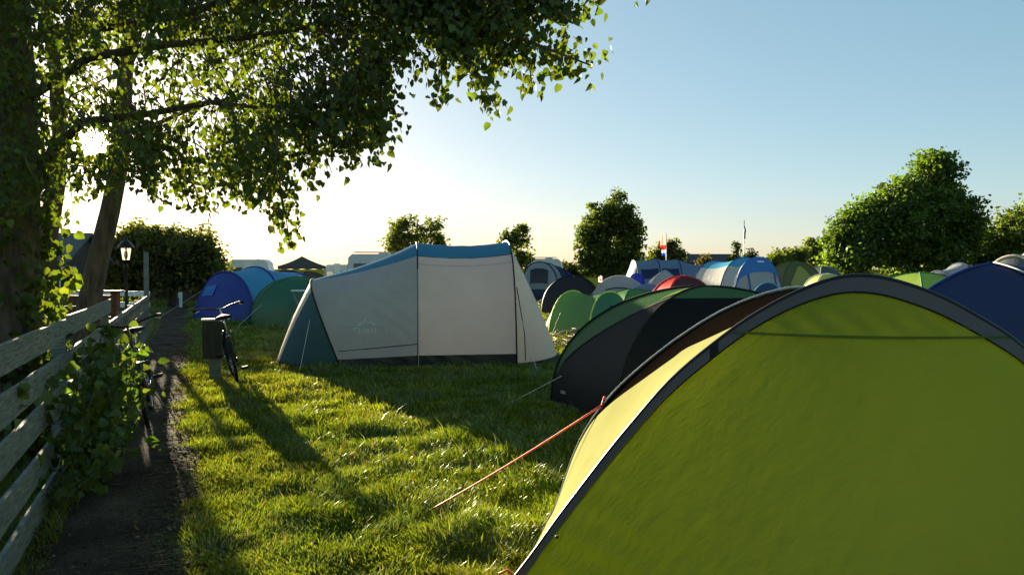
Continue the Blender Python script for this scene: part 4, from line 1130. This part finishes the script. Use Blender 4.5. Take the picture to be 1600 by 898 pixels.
tree('broadleaf_tree', 'dense bushy tree standing among the tents in the middle', gp(950, 46), [(0, 0, 3.2, 1.9, 1.7, 2.1), (0.3, 0, 5.0, 1.1, 1.1, 1.0), (-0.6, 0, 4.3, 1.2, 1.2, 1.1), (0.9, 0.1, 4.0, 1.1, 1.2, 1.2), (-1.0, 0, 2.9, 1.0, 1.2, 1.1), (1.0, 0, 2.7, 1.0, 1.2, 1.1), (-0.5, 0, 1.9, 1.3, 1.3, 1.0), (0.5, 0, 1.7, 1.3, 1.3, 1.0)], 640, 28, 0.135, (0.08, 0.108, 0.022), 0.2, spread=0.22)
tree('broadleaf_tree', 'airy twin crowned tree above the blue roof strip at left', gp(652, 58), [(-1.2, 0, 3.9, 1.0, 1.0, 1.5), (-0.9, 0, 5.1, .55, .6, .7), (0.9, 0, 4.2, 1.1, 1.0, 1.1), (0.2, 0, 3.0, 1.9, 1.2, 1.2), (1.8, 0, 3.4, .7, .7, .9), (-1.8, 0, 3.2, .6, .7, .9)], 230, 22, 0.17, (0.09, 0.11, 0.02), 0.14, spread=0.26)
tree('broadleaf_tree', 'slim sparse tree above the right end of the beige tent', gp(808, 54), [(0, 0, 2.8, .9, .9, 1.5), (0.4, 0, 3.7, .7, .6, .8), (-0.7, 0, 3.6, .5, .5, .7), (0.2, 0, 2.0, .8, .8, .9)], 110, 22, 0.16, (0.09, 0.11, 0.02), 0.1, spread=0.24)
tree('broadleaf_tree', 'small round tree behind the flag with pink banner', gp(1041, 78), [(0, 0, 3.1, 1.7, 1.4, 1.0), (0.2, 0, 3.8, 1.0, .9, .7), (-1.0, 0, 2.5, .9, .9, .8), (1.0, 0, 2.7, .8, .8, .8)], 170, 22, 0.2, (0.085, 0.10, 0.02), 0.13, spread=0.28)
tree('conifer_tree', 'little dark forked conifer at the foot of the tall flag pole', gp(1157, 72), [(-0.5, 0, 2.2, .7, .6, .7), (-0.4, 0, 3.2, .3, .3, .8), (0.7, 0, 2.4, .5, .5, .5), (1.0, 0, 3.0, .3, .3, .5)], 80, 22, 0.16, (0.03, 0.045, 0.016), 0.08, spread=0.2)
tree('shrub', 'sparse twiggy shrub left of the white and blue tunnel tent', gp(1096, 60), [(0, 0, 1.9, .7, .6, .6), (.3, 0, 2.3, .5, .4, .4)], 40, 14, 0.13, (0.07, 0.06, 0.03), 0.05, spread=0.2, cat='shrub')
for k, (px, Y, r, h) in enumerate(((1212, 66, 1.5, 3.0), (1238, 70, 1.9, 3.7), (1268, 74, 2.0, 4.2))):
    tree('hedge_tree', ['low leafy hedge tree nearest the white and blue tent', 'middle hedge tree of three left of the large tree', 'tallest hedge tree, touching the large tree at the right'][k], gp(px, Y), [(0, 0, h * .5, r, r, h * .45), (.4, 0, h * .75, r * .6, r * .6, h * .25)], 150, 24, 0.2, (0.09, 0.115, 0.024), 0.1, 'hedge trees by the cabin', 0.3)
# distant tree line and hedges
for k, (px, Y, w, h) in enumerate(((330, 150, 9, 2.6), (720, 190, 16, 2.9), (905, 160, 7, 3.1), (1130, 210, 20, 3.6), (1345, 120, 8, 3.6), (1500, 110, 8, 4.2), (1640, 100, 9, 4.5), (60, 120, 9, 4.0))):
    lbs = [(random.uniform(-w, w), random.uniform(-2, 2), h * random.uniform(.35, .6), 2.6, 2.0, h * random.uniform(.35, .5)) for _ in range(9)]
    tree('distant_hedge', ['distant hedge behind the blue tent', 'far hedge low behind the beige tent roof', 'far hedge behind the bushy middle tree', 'far tree belt behind the flag poles', 'far hedge left behind the large tree', 'far hedge right behind the large tree', 'far hedge beyond the right edge', 'far hedge behind the big left trunk'][k], gp(px, Y), lbs, 160, 16, 0.5, (0.08, 0.10, 0.025), 0.1, None, 0.6, False, 'hedge')
# large bush at the end of the path
tree('bush', 'big dark rounded bush at the end of the path', gp(268, 34), [(-1.2, 0, 1.9, 1.5, 1.4, 1.75), (0.5, 0, 1.8, 1.5, 1.4, 1.7), (-0.3, .5, 2.7, 1.4, 1.2, 1.05), (1.3, .2, 1.5, 0.75, 1.0, 1.4), (-2.1, .3, 1.6, 1.0, 1.0, 1.4)], 700, 30, 0.13, (0.085, 0.095, 0.026), 0.12, spread=0.24, cat='bush')
tree('bush', 'smaller bush between the lamp and the garden house', gp(196, 37), [(0, 0, 2.1, 1.3, 1.2, 1.4), (-.6, 0, 1.4, 1.1, 1.0, 1.2), (.6, 0, 2.6, .8, .8, .9)], 300, 26, 0.13, (0.085, 0.095, 0.026), 0.1, spread=0.24, cat='bush')

# ------------------------------------------------------------------ the near linden trees
HEART = np.array([[0, 0, 0], [.30, -.06, .04], [.50, .22, .07], [.40, .58, .05], [0, 1.05, -.10], [-.40, .58, .05], [-.50, .22, .07], [-.30, -.06, .04], [0, .42, 0.0]])
HT = np.array([[0, 1, 8], [1, 2, 8], [2, 3, 8], [3, 4, 8], [4, 5, 8], [5, 6, 8], [6, 7, 8], [7, 0, 8]])
SHOOT = []          # leaf records: pos, x, y, z axes, size, colour, big flag
def spray(pts, step, per, jit, size, base, big=False, droop=0.8):
    """leaves hung along a twig (world points)"""
    pts = [Vector(p) for p in pts]
    for i in range(len(pts) - 1):
        a, b = pts[i], pts[i + 1]; n = max(1, int((b - a).length / step))
        for j in range(n):
            p = lerp(a, b, (j + random.random()) / n)
            for _ in range(per):
                q = p + Vector((random.gauss(0, jit), random.gauss(0, jit), random.gauss(0, jit * .9)))
                if near_sun(q): continue
                tip = Vector((random.gauss(0, .45), random.gauss(0, .45), -droop + random.gauss(0, .3))).normalized()
                nr = Vector((random.gauss(0, .6), random.gauss(-.4, .6), random.gauss(.35, .5)))
                nr = (nr - tip * nr.dot(tip)).normalized()
                k = math.exp(random.gauss(0, .22))
                SHOOT.append((q, tip.cross(nr), tip, nr, size * random.uniform(.55, 1.25), (base[0] * k * random.uniform(.9, 1.35), base[1] * k, base[2] * k), big))
LG = (0.070, 0.112, 0.018)
def near_sun(q):
    d = (q - Vector((0, 0, EYE))).normalized()
    return d.dot(SUN_DIR) > math.cos(R(0.85))
lt = thing('linden_tree', 'large leafy tree with dark thick trunk overhanging the upper left', 'tree', (-4.15, 6.6, 0))
lt_base = Vector((-4.15, 6.6, 0))
twigs = MB(); limbs = []
def limb(pts, r0, r1, mb=None):
    pts = [Vector(p) for p in pts]
    rs = [lerp(r0, r1, i / (len(pts) - 1)) for i in range(len(pts))]
    (mb or twigs).tube([p - lt_base for p in pts], rs, 7)
# trunk and stems
m = MB()
tp = [(-4.25, 6.5, -0.1), (-4.16, 6.5, 0.5), (-4.1, 6.52, 1.3), (-4.12, 6.6, 2.2), (-4.18, 6.7, 3.2), (-4.3, 6.8, 4.6), (-4.3, 6.9, 6.5)]
m.tube([Vector(p) - lt_base for p in tp], [0.36, 0.27, 0.22, 0.21, 0.19, 0.16, 0.08], 14)
m.build('trunk', M_bark, lt)
m = MB(); m.tube([at(70, 470, 9.2) - lt_base, at(74, 370, 9.2) - lt_base, at(88, 290, 9.2) - lt_base, at(95, 230, 9.2) - lt_base, at(88, 120, 9.0) - lt_base, at(60, -60, 8.6) - lt_base], [0.12, 0.11, 0.095, 0.085, 0.07, 0.05], 10)
m.V = [v for v in m.V]; m.build('stem', M_bark, lt)
big_limbs = [
    [at(40, 60, 6.6), at(150, 45, 6.3), at(300, 20, 6.0), at(460, -40, 5.6), at(640, -60, 5.3), at(800, -50, 5.1)],
    [at(50, 150, 6.6), at(140, 90, 6.2), at(260, 70, 5.9), at(380, 60, 5.6), at(500, 40, 5.4)],
    [at(60, 260, 6.6), at(130, 190, 6.4), at(220, 180, 6.2), at(330, 160, 6.0), at(420, 170, 5.8)],
    [at(30, -20, 6.6), at(200, -110, 6.2), at(420, -150, 5.8), at(640, -130, 5.4)],
    [at(640, -60, 5.3), at(720, 20, 5.1), at(800, 55, 5.0), at(870, 82, 5.0), at(922, 102, 4.95)],
    [at(20, 330, 6.6), at(70, 250, 7.0), at(110, 150, 7.2), at(190, 110, 7.3)],
]
for i, bl in enumerate(big_limbs):
    m = MB(); limb(bl, 0.042 if i < 4 else 0.018, 0.012 if i < 4 else 0.005, m); m.build('limb', M_bark, lt)
# hand-laid hanging sprays (start -> tip), as read off the silhouette
D = 5.1
hang = [
    ([(640, -20), (720, 30), (800, 58), (870, 84), (924, 102)], D, 3, .045), ([(800, 58), (826, 96), (833, 144)], D, 3, .035), ([(700, 30), (728, 88), (752, 128), (778, 176)], D - .1, 3, .032),
    ([(690, 30), (688, 90), (692, 154)], D - .1, 3, .03), ([(790, -25), (840, 0), (882, 18), (912, 8)], D, 3, .035), ([(596, 20), (636, 60), (648, 96)], D, 2, .03), ([(800, -40), (850, -8), (905, 14)], D + .05, 4, .05), ([(830, -30), (870, 4), (886, 30)], D, 3, .04),
    ([(560, -20), (640, -5), (740, 12), (820, 36)], D + .1, 6, .08), ([(600, -30), (680, 20), (760, 45), (800, 75)], D + .1, 6, .07), ([(590, 80), (612, 96), (630, 104)], D, 1, .03),
    ([(640, 10), (690, 45), (740, 75)], D, 4, .05), ([(760, 40), (790, 85), (775, 100)], D, 2, .03), ([(840, 70), (880, 100), (884, 118)], D, 2, .03),
    ([(428, 170), (438, 290), (453, 378)], D + .5, 4, .04), ([(412, 200), (420, 300), (438, 345)], D + .6, 4, .05), ([(470, 170), (478, 230), (484, 278)], D + .3, 4, .045), ([(500, 130), (520, 190), (536, 240)], D + .2, 4, .05),
    ([(590, 60), (596, 170), (598, 238)], D, 4, .035), ([(560, 120), (576, 190), (580, 226)], D + .1, 4, .045), ([(545, 130), (552, 200), (548, 236)], D + .1, 4, .045),
    ([(370, 200), (382, 280), (398, 316)], D + .8, 3, .05), ([(340, 200), (345, 270), (352, 308)], D + .9, 3, .05), ([(280, 200), (300, 280), (318, 335)], D + .9, 3, .05),
    ([(235, 190), (238, 250), (242, 300)], D + 1.0, 3, .05), ([(210, 200), (225, 260), (222, 285)], D + 1.2, 2, .05), ([(265, 200), (270, 250), (286, 300)], D + 1.0, 3, .05),
]
for pts, Y, per, jit in hang:
    P3 = [at(x, y, Y + random.uniform(-.1, .1)) for x, y in pts]
    limb(P3, 0.007, 0.003)
    spray(P3, 0.019 if pts[0][0] < 590 else 0.015, per, jit * (1.25 if pts[0][0] < 590 else 1.6), 0.050, LG, True)
# fill of the canopy
LOW = [(-200, 330), (0, 330), (50, 320), (70, 300), (100, 290), (150, 285), (180, 280), (210, 280), (300, 295), (350, 285), (430, 310), (445, 250), (460, 215), (485, 245), (520, 200), (560, 215), (596, 205), (600, 85), (640, 75), (720, 80), (790, 70), (830, 15), (860, -40)]
def low(x):
    for (a, ya), (b, yb) in zip(LOW, LOW[1:]):
        if a <= x <= b: return ya + (yb - ya) * (x - a) / (b - a)
    return -60
cnt = 0
while cnt < 4000:
    x = random.uniform(-190, 860); y = random.uniform(-220, 330)
    if y > low(x) - 20: continue
    # holes: lighter cover between the stems and in the mid canopy
    dens = 1.0
    if x > 560: dens = 1.3
    if 55 < x < 330 and y > 40: dens = 0.28
    if 330 <= x < 450 and y > 40: dens = 0.75
    if 110 < x < 330 and y > 150: dens = 0.38
    if 60 < x < 215 and 150 < y < 262: dens = 0.85
    if 60 < x < 215 and y >= 262: dens = 0.25
    hole = float(vnoise(np.array(x), np.array(y), 1 / 55.0, 21))
    hole2 = float(vnoise(np.array(x), np.array(y), 1 / 24.0, 22))
    if random.random() > dens * (0.08 + 1.5 * hole * hole2 * 2): continue
    cnt += 1
    Y = random.uniform(4.9, 8.2) if x < 450 else random.uniform(4.9, 6.2)
    p0 = at(x, y, Y); l = random.uniform(.12, .34)
    p1 = p0 + Vector((random.gauss(0, .08), random.gauss(0, .08), -l * .6)); p2 = p1 + Vector((random.gauss(.02, .05), random.gauss(0, .05), -l * .4))
    if cnt % 2 == 0: limb([p0 + Vector((random.gauss(-.05, .08), 0, .12)), p0, p1, p2], 0.005, 0.002)
    spray([p0, p1, p2], 0.028, 1, .035, random.uniform(.034, .050), LG)
# unseen upper crown, so that the tree goes on above the frame
for _ in range(500):
    p0 = Vector((random.uniform(-8, 1.5), random.uniform(4.5, 9.5), random.uniform(4.2, 7.5)))
    spray([p0, p0 + Vector((random.gauss(0, .1), random.gauss(0, .1), -.3))], 0.06, 1, .06, 0.085, LG)
# ivy and suckers round the foot of the big trunk
for _ in range(1100):
    a = random.uniform(0, 2 * PI); z = min(2.3, abs(random.gauss(0, 1.1))); rr = random.uniform(.25, .62) * (1 - min(z, 2) * .2)
    p0 = Vector((-4.15 + rr * math.cos(a), 6.6 + rr * math.sin(a), .15 + z))
    if p0.x * FR.x + p0.y * FR.y > FL - 0.10: continue
    spray([p0, p0 + Vector((random.gauss(0, .05), random.gauss(0, .05), -.12))], 0.05, 1, .04, 0.075, (0.05, 0.085, 0.016))
for px, py in ((105, 405), (112, 425), (98, 440), (75, 455), (88, 465), (72, 480), (60, 440), (80, 500), (66, 470), (95, 420)):
    for _ in range(4):
        p0 = at(px + random.gauss(0, 8), py + random.gauss(0, 8), 6.3)
        spray([p0, p0 + Vector((0, 0, -.07))], 0.05, 1, .03, 0.085, (0.085, 0.13, 0.02), True)
tag(twigs.build('twigs', M_bark, lt), kind='stuff')

def flush_leaves(parent, base, mat, n_single, mass_name='foliage'):
    global SHOOT
    bigs = [s for s in SHOOT if s[6]]; random.shuffle(bigs)
    bigs.sort(key=lambda s: s[0].y - 3 * s[4])
    single = bigs[::max(1, len(bigs) // n_single)][:n_single] if n_single else []
    ids = set(id(s) for s in single)
    rest = [s for s in SHOOT if id(s) not in ids]
    pos = np.array([s[0] - base for s in rest]); X = np.array([s[1] for s in rest]); Y = np.array([s[2] for s in rest]); Z = np.array([s[3] for s in rest])
    sc = np.array([s[4] for s in rest]); col = np.array([s[5] for s in rest])
    Vs, Ts, Cs, nv = [], [], [], 0
    pick = rng.integers(0, 5, len(pos))
    for g in range(5):
        Hg = HEART.copy()
        Hg[:, 2] += (-.25, .1, .3, -.1, .0)[g] * (Hg[:, 1] - .3) ** 2 * 2 + (.35, .9, -.3, .5, -.6)[g] * Hg[:, 0] ** 2 * 1.6
        Hg[:, 0] *= (1.0, .82, .92, 1.12, .75)[g]
        mk_ = pick == g
        v_, t_ = place(Hg, HT, pos[mk_], X[mk_], Y[mk_], Z[mk_], sc[mk_])
        Vs.append(v_); Ts.append(t_ + nv); Cs.append(col[mk_]); nv += len(v_)
    V, T, col = np.concatenate(Vs), np.concatenate(Ts), np.concatenate(Cs)
    tag(np_mesh(mass_name, V, T, mat, parent, np.repeat(col, len(HEART), 0), True), kind='stuff')
    protos = []
    for k in range(6):
        me = bpy.data.meshes.new('leaf')
        H2_ = HEART.copy(); H2_[:, 2] *= random.uniform(.5, 1.8); H2_[:, 0] *= random.uniform(.88, 1.1)
        me.from_pydata([tuple(v) for v in H2_], [], [tuple(int(i) for i in f) for f in HT]); me.materials.append(mat)
        me.polygons.foreach_set('use_smooth', [True] * len(HT))
        ca = me.color_attributes.new('tint', 'FLOAT_COLOR', 'POINT')
        bs_ = single[k % max(1, len(single))][5] if single else (0.1, .1, .1)
        ca.data.foreach_set('color', list((*bs_, 1.0)) * len(H2_)); protos.append(me)
    for i, s in enumerate(single):
        o = bpy.data.objects.new('leaf', protos[i % 6]); link(o, parent)
        M3 = Matrix((s[1], s[2], s[3])).transposed().to_4x4()
        o.matrix_basis = Matrix.Translation(s[0] - base) @ M3 @ Matrix.Scale(s[4], 4)
    n = len(SHOOT); SHOOT = []
    return n
print('linden leaves', flush_leaves(lt, lt_base, M_leaf, 300))

# leaning second trunk
l2b = at(130, 520, 11.0); l2b = Vector((l2b.x, l2b.y, 0))
l2 = thing('leaning_tree', 'tree with slim leaning bare trunk behind the board fence', 'tree', l2b)
def q(px, py, Y=11.0): return at(px, py, Y) - l2b
m = MB(); m.tube([Vector((-.05, 0, -.1)), q(128, 540), q(140, 470), q(155, 400), q(172, 330), q(186, 260), q(192, 190), q(196, 110), q(206, 30), q(216, -60), q(225, -170)],
                 [.20, .165, .15, .14, .128, .118, .108, .10, .092, .08, .06], 14)
m.build('trunk', M_bark, l2)
for pts, r in (([(188, 250), (230, 200), (300, 170), (370, 150)], .045), ([(196, 110), (150, 60), (120, -20)], .05), ([(196, 100), (240, 50), (300, -20)], .045), ([(206, 30), (270, 10), (360, -40)], .03), ([(180, 290), (130, 260), (90, 255)], .02)):
    MB().tube([q(x, y, 11 + random.uniform(-.4, .4)) for x, y in pts], [lerp(r, r * .3, i / (len(pts) - 1)) for i in range(len(pts))], 7).build('limb', M_bark, l2)
for _ in range(1100):
    x = random.uniform(40, 470); y = random.uniform(-200, 285)
    if y > low(x) + 5: continue
    if random.random() > 0.25 + 0.75 * float(vnoise(np.array(x), np.array(y), 1 / 40.0, 4)): continue
    p0 = at(x, y, random.uniform(9.8, 12.5))
    spray([p0, p0 + Vector((random.gauss(0, .1), random.gauss(0, .1), -.3))], 0.06, 1, .05, 0.08, LG)
print('leaning leaves', flush_leaves(l2, l2b, M_leaf, 0))

# climber growing through the fence beside the path
cbase = fence_pt(FL + 0.15, 6.9)
cl = thing('climber', 'leafy green climber growing through the board fence over the path', 'plant', cbase)
twigs2 = MB()
for i in range(70):
    s = random.gauss(6.9, .75)
    if not 5.2 < s < 8.6: continue
    lat = FL + random.uniform(0.0, 0.42); z1 = random.uniform(.35, 1.22) * (1 - 0.12 * abs(s - 6.9))
    a = fence_pt(FL + 0.12 + random.gauss(0, .06), lerp(s, 6.9, .5), 0); b = fence_pt(lat, s, z1 * .6); c = fence_pt(lat + random.uniform(0, .14), s + random.gauss(0, .12), z1); d_ = c + Vector((random.gauss(.03, .06), random.gauss(0, .08), random.uniform(-.14, .06)))
    twigs2.tube([p - cbase for p in (a, b, c, d_)], [.006, .005, .004, .002], 5)
    spray([lerp(a, b, .3), b, c, d_], 0.042, 1, .05, 0.070, (0.055, 0.10, 0.022), z1 > .6, 0.35)
for px, py in ((250, 0),): pass
for px, py, Y in ((60, 575, 5.0), (75, 590, 5.05), (85, 600, 5.05), (12, 600, 4.2), (20, 612, 4.25), (78, 628, 5.1), (140, 508, 6.3), (120, 520, 6.0), (200, 545, 7.6), (205, 560, 7.5), (190, 575, 7.3), (180, 600, 7.2)):
    p0 = at(px, py, Y)
    spray([p0, p0 + Vector((0.04, 0, -.08)), p0 + Vector((0.0, 0, -.16))], 0.05, 2, .04, 0.075, (0.075, 0.13, 0.022), True, 0.3)
tag(twigs2.build('stems', solid('green_stem', '#3d4a24', 0.7), cl), kind='stuff')
print('climber leaves', flush_leaves(cl, cbase, M_leaf, 140))

# garden plants in the shade behind the fence
for k, (s, lat) in enumerate(((4.0, -1.6), (5.6, -1.9), (7.6, -2.2), (9.2, -1.9), (3.0, -2.4))):
    b0 = fence_pt(lat, s)
    g = thing('garden_shrub', ['shaded shrub behind the fence at the left edge', 'shaded shrub behind the fence left of the climber', 'shaded shrub behind the fence below the big trunk', 'shaded shrub behind the fence by the brown planks', 'shaded shrub farther left behind the fence'][k], 'shrub', b0)
    for _ in range(90):
        p0 = b0 + Vector((random.gauss(0, .33), random.gauss(0, .33), abs(random.gauss(.3, .32))))
        spray([p0, p0 + Vector((0, 0, -.1))], 0.05, 1, .05, 0.085, (0.045, 0.075, 0.018), False, .4)
    MB().tube([(0, 0, -.05), (.02, 0, .3), (.05, .03, .6)], [.02, .015, .006], 6).build('stem', M_bark, g)
    flush_leaves(g, b0, M_leaf, 0)

# pile of dry sticks beside the beige tent
sp = thing('stick_pile', 'heap of dry sticks and straw right of the beige tent', 'stick pile', gp(893, 17.2))
M_stick = solid('dry_stick', '#8f8266', 0.85, 0, 0.3, 20, 0.3)
for k in range(46):
    x, y = random.gauss(0, .42), random.gauss(0, .8); a = random.uniform(0, PI); l = random.uniform(.15, .42); z = random.uniform(.04, .22)
    MB().tube([(x - l * math.cos(a), y - l * math.sin(a), max(.02, z - .05)), (x, y, z + .03), (x + l * math.cos(a), y + l * math.sin(a), max(.02, z + random.uniform(-.12, .08)))], [.011, .010, .006], 5).build('stick', M_stick, sp)

# ------------------------------------------------------------------ litter on the path, camp table
def litter():
    V = []; T = []; C = []
    ico = np.array([[1, 0, 0], [-1, 0, 0], [0, 1, 0], [0, -1, 0], [0, 0, .6], [0, 0, -.6]], dtype=float)
    it = np.array([[0, 2, 4], [2, 1, 4], [1, 3, 4], [3, 0, 4], [2, 0, 5], [1, 2, 5], [3, 1, 5], [0, 3, 5]])
    n = 0
    for _ in range(9000):
        s = 2.6 + 20 * random.random() ** 2; e = float(path_edge(np.array(s)))
        l = random.uniform(-.85, e + .18) if random.random() < .6 else e + random.gauss(.06, .09)
        p = fence_pt(l, s); r = random.random()
        if r < .72:          # crumbs of soil and pebbles
            sz = .003 + .011 * random.random() ** 3 * (1.4 if l > e - .1 else 1)
            A = ico * (1 + .5 * rng.normal(size=(6, 1)) * .5) * sz; k = random.uniform(.6, 1.3)
            col = (.075 * k, .055 * k, .036 * k) if random.random() < .8 else (.16 * k, .15 * k, .13 * k)
        else:                # straw and bits of twig
            a = random.uniform(0, PI); ln = random.uniform(.03, .13); A = ico * np.array([[ln, .0022, .003]])
            ca, sa = math.cos(a), math.sin(a); A = A @ np.array([[ca, sa, 0], [-sa, ca, 0], [0, 0, 1]]); k = random.uniform(.5, 1.2)
            col = (.20 * k, .15 * k, .075 * k); sz = .004
        V.append(A + np.array([p.x, p.y, .018 + sz * .35])); T.append(it + n); C.append(np.tile(col, (6, 1))); n += 6
    return np.concatenate(V), np.concatenate(T), np.concatenate(C)
Vl, Tl, Cl = litter()
tag(np_mesh('path_litter', Vl, Tl, leafy('litter', 0.0, 0.0, (1, 1, 1), .6), None, Cl), 'crumbs of soil, pebbles and straw scattered along the path', 'litter', kind='stuff')
t = thing('camp_table', 'small white topped camp table left of the beige tent', 'table', gp(470, 22.5), R(10))
MB().box((0, 0, 0.99), (0.52, 0.4, 0.03)).build('table_top', M_whitepaint, t, False)
for sx in (-1, 1):
    for sy in (-1, 1):
        MB().tube([(sx * .22, sy * .17, .975), (-sx * .16, sy * .17, 0)], 0.012, 6).build('leg', M_steel, t)

# ------------------------------------------------------------------ grass
def make_grass(N):
    u = rng.random(N)
    y0, y1 = 2.9, 48.0
    Yd = y0 * (y1 / y0) ** (u ** 1.12)
    X = (rng.random(N) * 1.50 - 0.72) * Yd
    lat = X * FR.x + Yd * FR.y; alo = X * FD.x + Yd * FD.y
    e = path_edge(alo)
    keep = (lat > e + 0.10 - 0.30 * rng.random(N) ** 1.6) | (lat < -0.95 + 0.30 * rng.random(N) ** 2) | ((lat > -0.9) & (lat < e) & (rng.random(N) < 0.10 * vnoise(X, Yd, 2.5, 77)))
    # bare feet of the two nearest tents
    def inside(cx, cy, ex, ey, hw, hl):
        dx = X - cx; dy = Yd - cy
        return (np.abs(dx * ex + dy * ey) < hw) & (np.abs(-dx * ey + dy * ex) < hl)
    keep &= ~inside(NL.x + AE.x * HW + AX.x * .2, NL.y + AE.y * HW + AX.y * .2, AE.x, AE.y, 1.5, 1.3)
    keep &= ~inside(2.2, 9.1, 0.94, -0.33, 1.3, 1.0)
    keep &= ~inside(-1.727 - 0.1, 14.47 + .05, 0.99, 0.139, 1.75, 1.1)
    keep &= (X < 0.75 * Yd)
    # worn patches
    worn = vnoise(X, Yd, 0.9, 31)
    keep &= rng.random(N) < np.where(worn < 0.25, 0.45, 1.0)
    X = X[keep]; Yd = Yd[keep]; lat = lat[keep]; e = e[keep]; N = len(X)
    Z = hgt(X, Yd) - 0.012
    tall = 0.45 + 1.0 * vnoise(X, Yd, 2.1, 2) * (0.5 + vnoise(X, Yd, 5.5, 8))
    edge = np.clip((lat - e + 0.2) / 0.45, 0.3, 1.0); edge = np.where(lat < -0.7, 2.0, edge)
    h = 0.050 * tall * edge * (0.6 + 0.75 * rng.random(N))
    h *= np.where(rng.random(N) < 0.02, 1.7, 1.0)
    far = np.clip(Yd / 6.0, 1.0, 5.0)
    h *= np.clip(far, 1, 1.25)
    w = 0.0030 * (0.7 + 0.7 * rng.random(N)) * far ** 0.9
    az = rng.random(N) * 6.283
    clump = vnoise(X, Yd, 3.0, 12) * 6.283 * 1.5
    lean = h * (0.25 + 0.75 * rng.random(N))
    lx = np.cos(clump + rng.normal(0, 1.0, N)) * lean; ly = np.sin(clump + rng.normal(0, 1.0, N)) * lean
    wx = np.cos(az) * w; wy = np.sin(az) * w
    V = np.empty((N, 5, 3), dtype=np.float32)
    V[:, 0] = np.stack([X - wx, Yd - wy, Z], 1); V[:, 1] = np.stack([X + wx, Yd + wy, Z], 1)
    mx, my, mz = X + lx * .35, Yd + ly * .35, Z + h * .62
    V[:, 2] = np.stack([mx + wx * .85, my + wy * .85, mz], 1); V[:, 3] = np.stack([mx - wx * .85, my - wy * .85, mz], 1)
    V[:, 4] = np.stack([X + lx, Yd + ly, Z + h], 1)
    T = np.array([[0, 1, 2], [0, 2, 3], [3, 2, 4]])[None] + (np.arange(N) * 5)[:, None, None]
    tint = vnoise(X, Yd, 0.8, 40)[:, None]; t2_ = vnoise(X, Yd, 3.7, 41)[:, None]
    base = np.array([[0.095, 0.150, 0.018]]) * (1 - tint) + np.array([[0.155, 0.185, 0.022]]) * tint
    c = base * (0.7 + 0.55 * t2_) * np.exp(rng.normal(0, .25, (N, 1)))
    dry = rng.random(N) < 0.04 + 0.16 * np.clip(vnoise(X, Yd, 1.3, 55) - .55, 0, 1) * 2
    c[dry] = np.array([[0.22, 0.18, 0.075]]) * (0.6 + .6 * rng.random((dry.sum(), 1)))
    return V.reshape(-1, 3), T.reshape(-1, 3), np.repeat(c, 5, 0)
Vq, Tq, Cq = make_grass(640000)
gr = np_mesh('grass', Vq, Tq, M_grass, None, Cq)
tag(gr, 'short green lawn grass lit by the low sun', 'grass', kind='stuff')
print('grass tris', len(Tq))
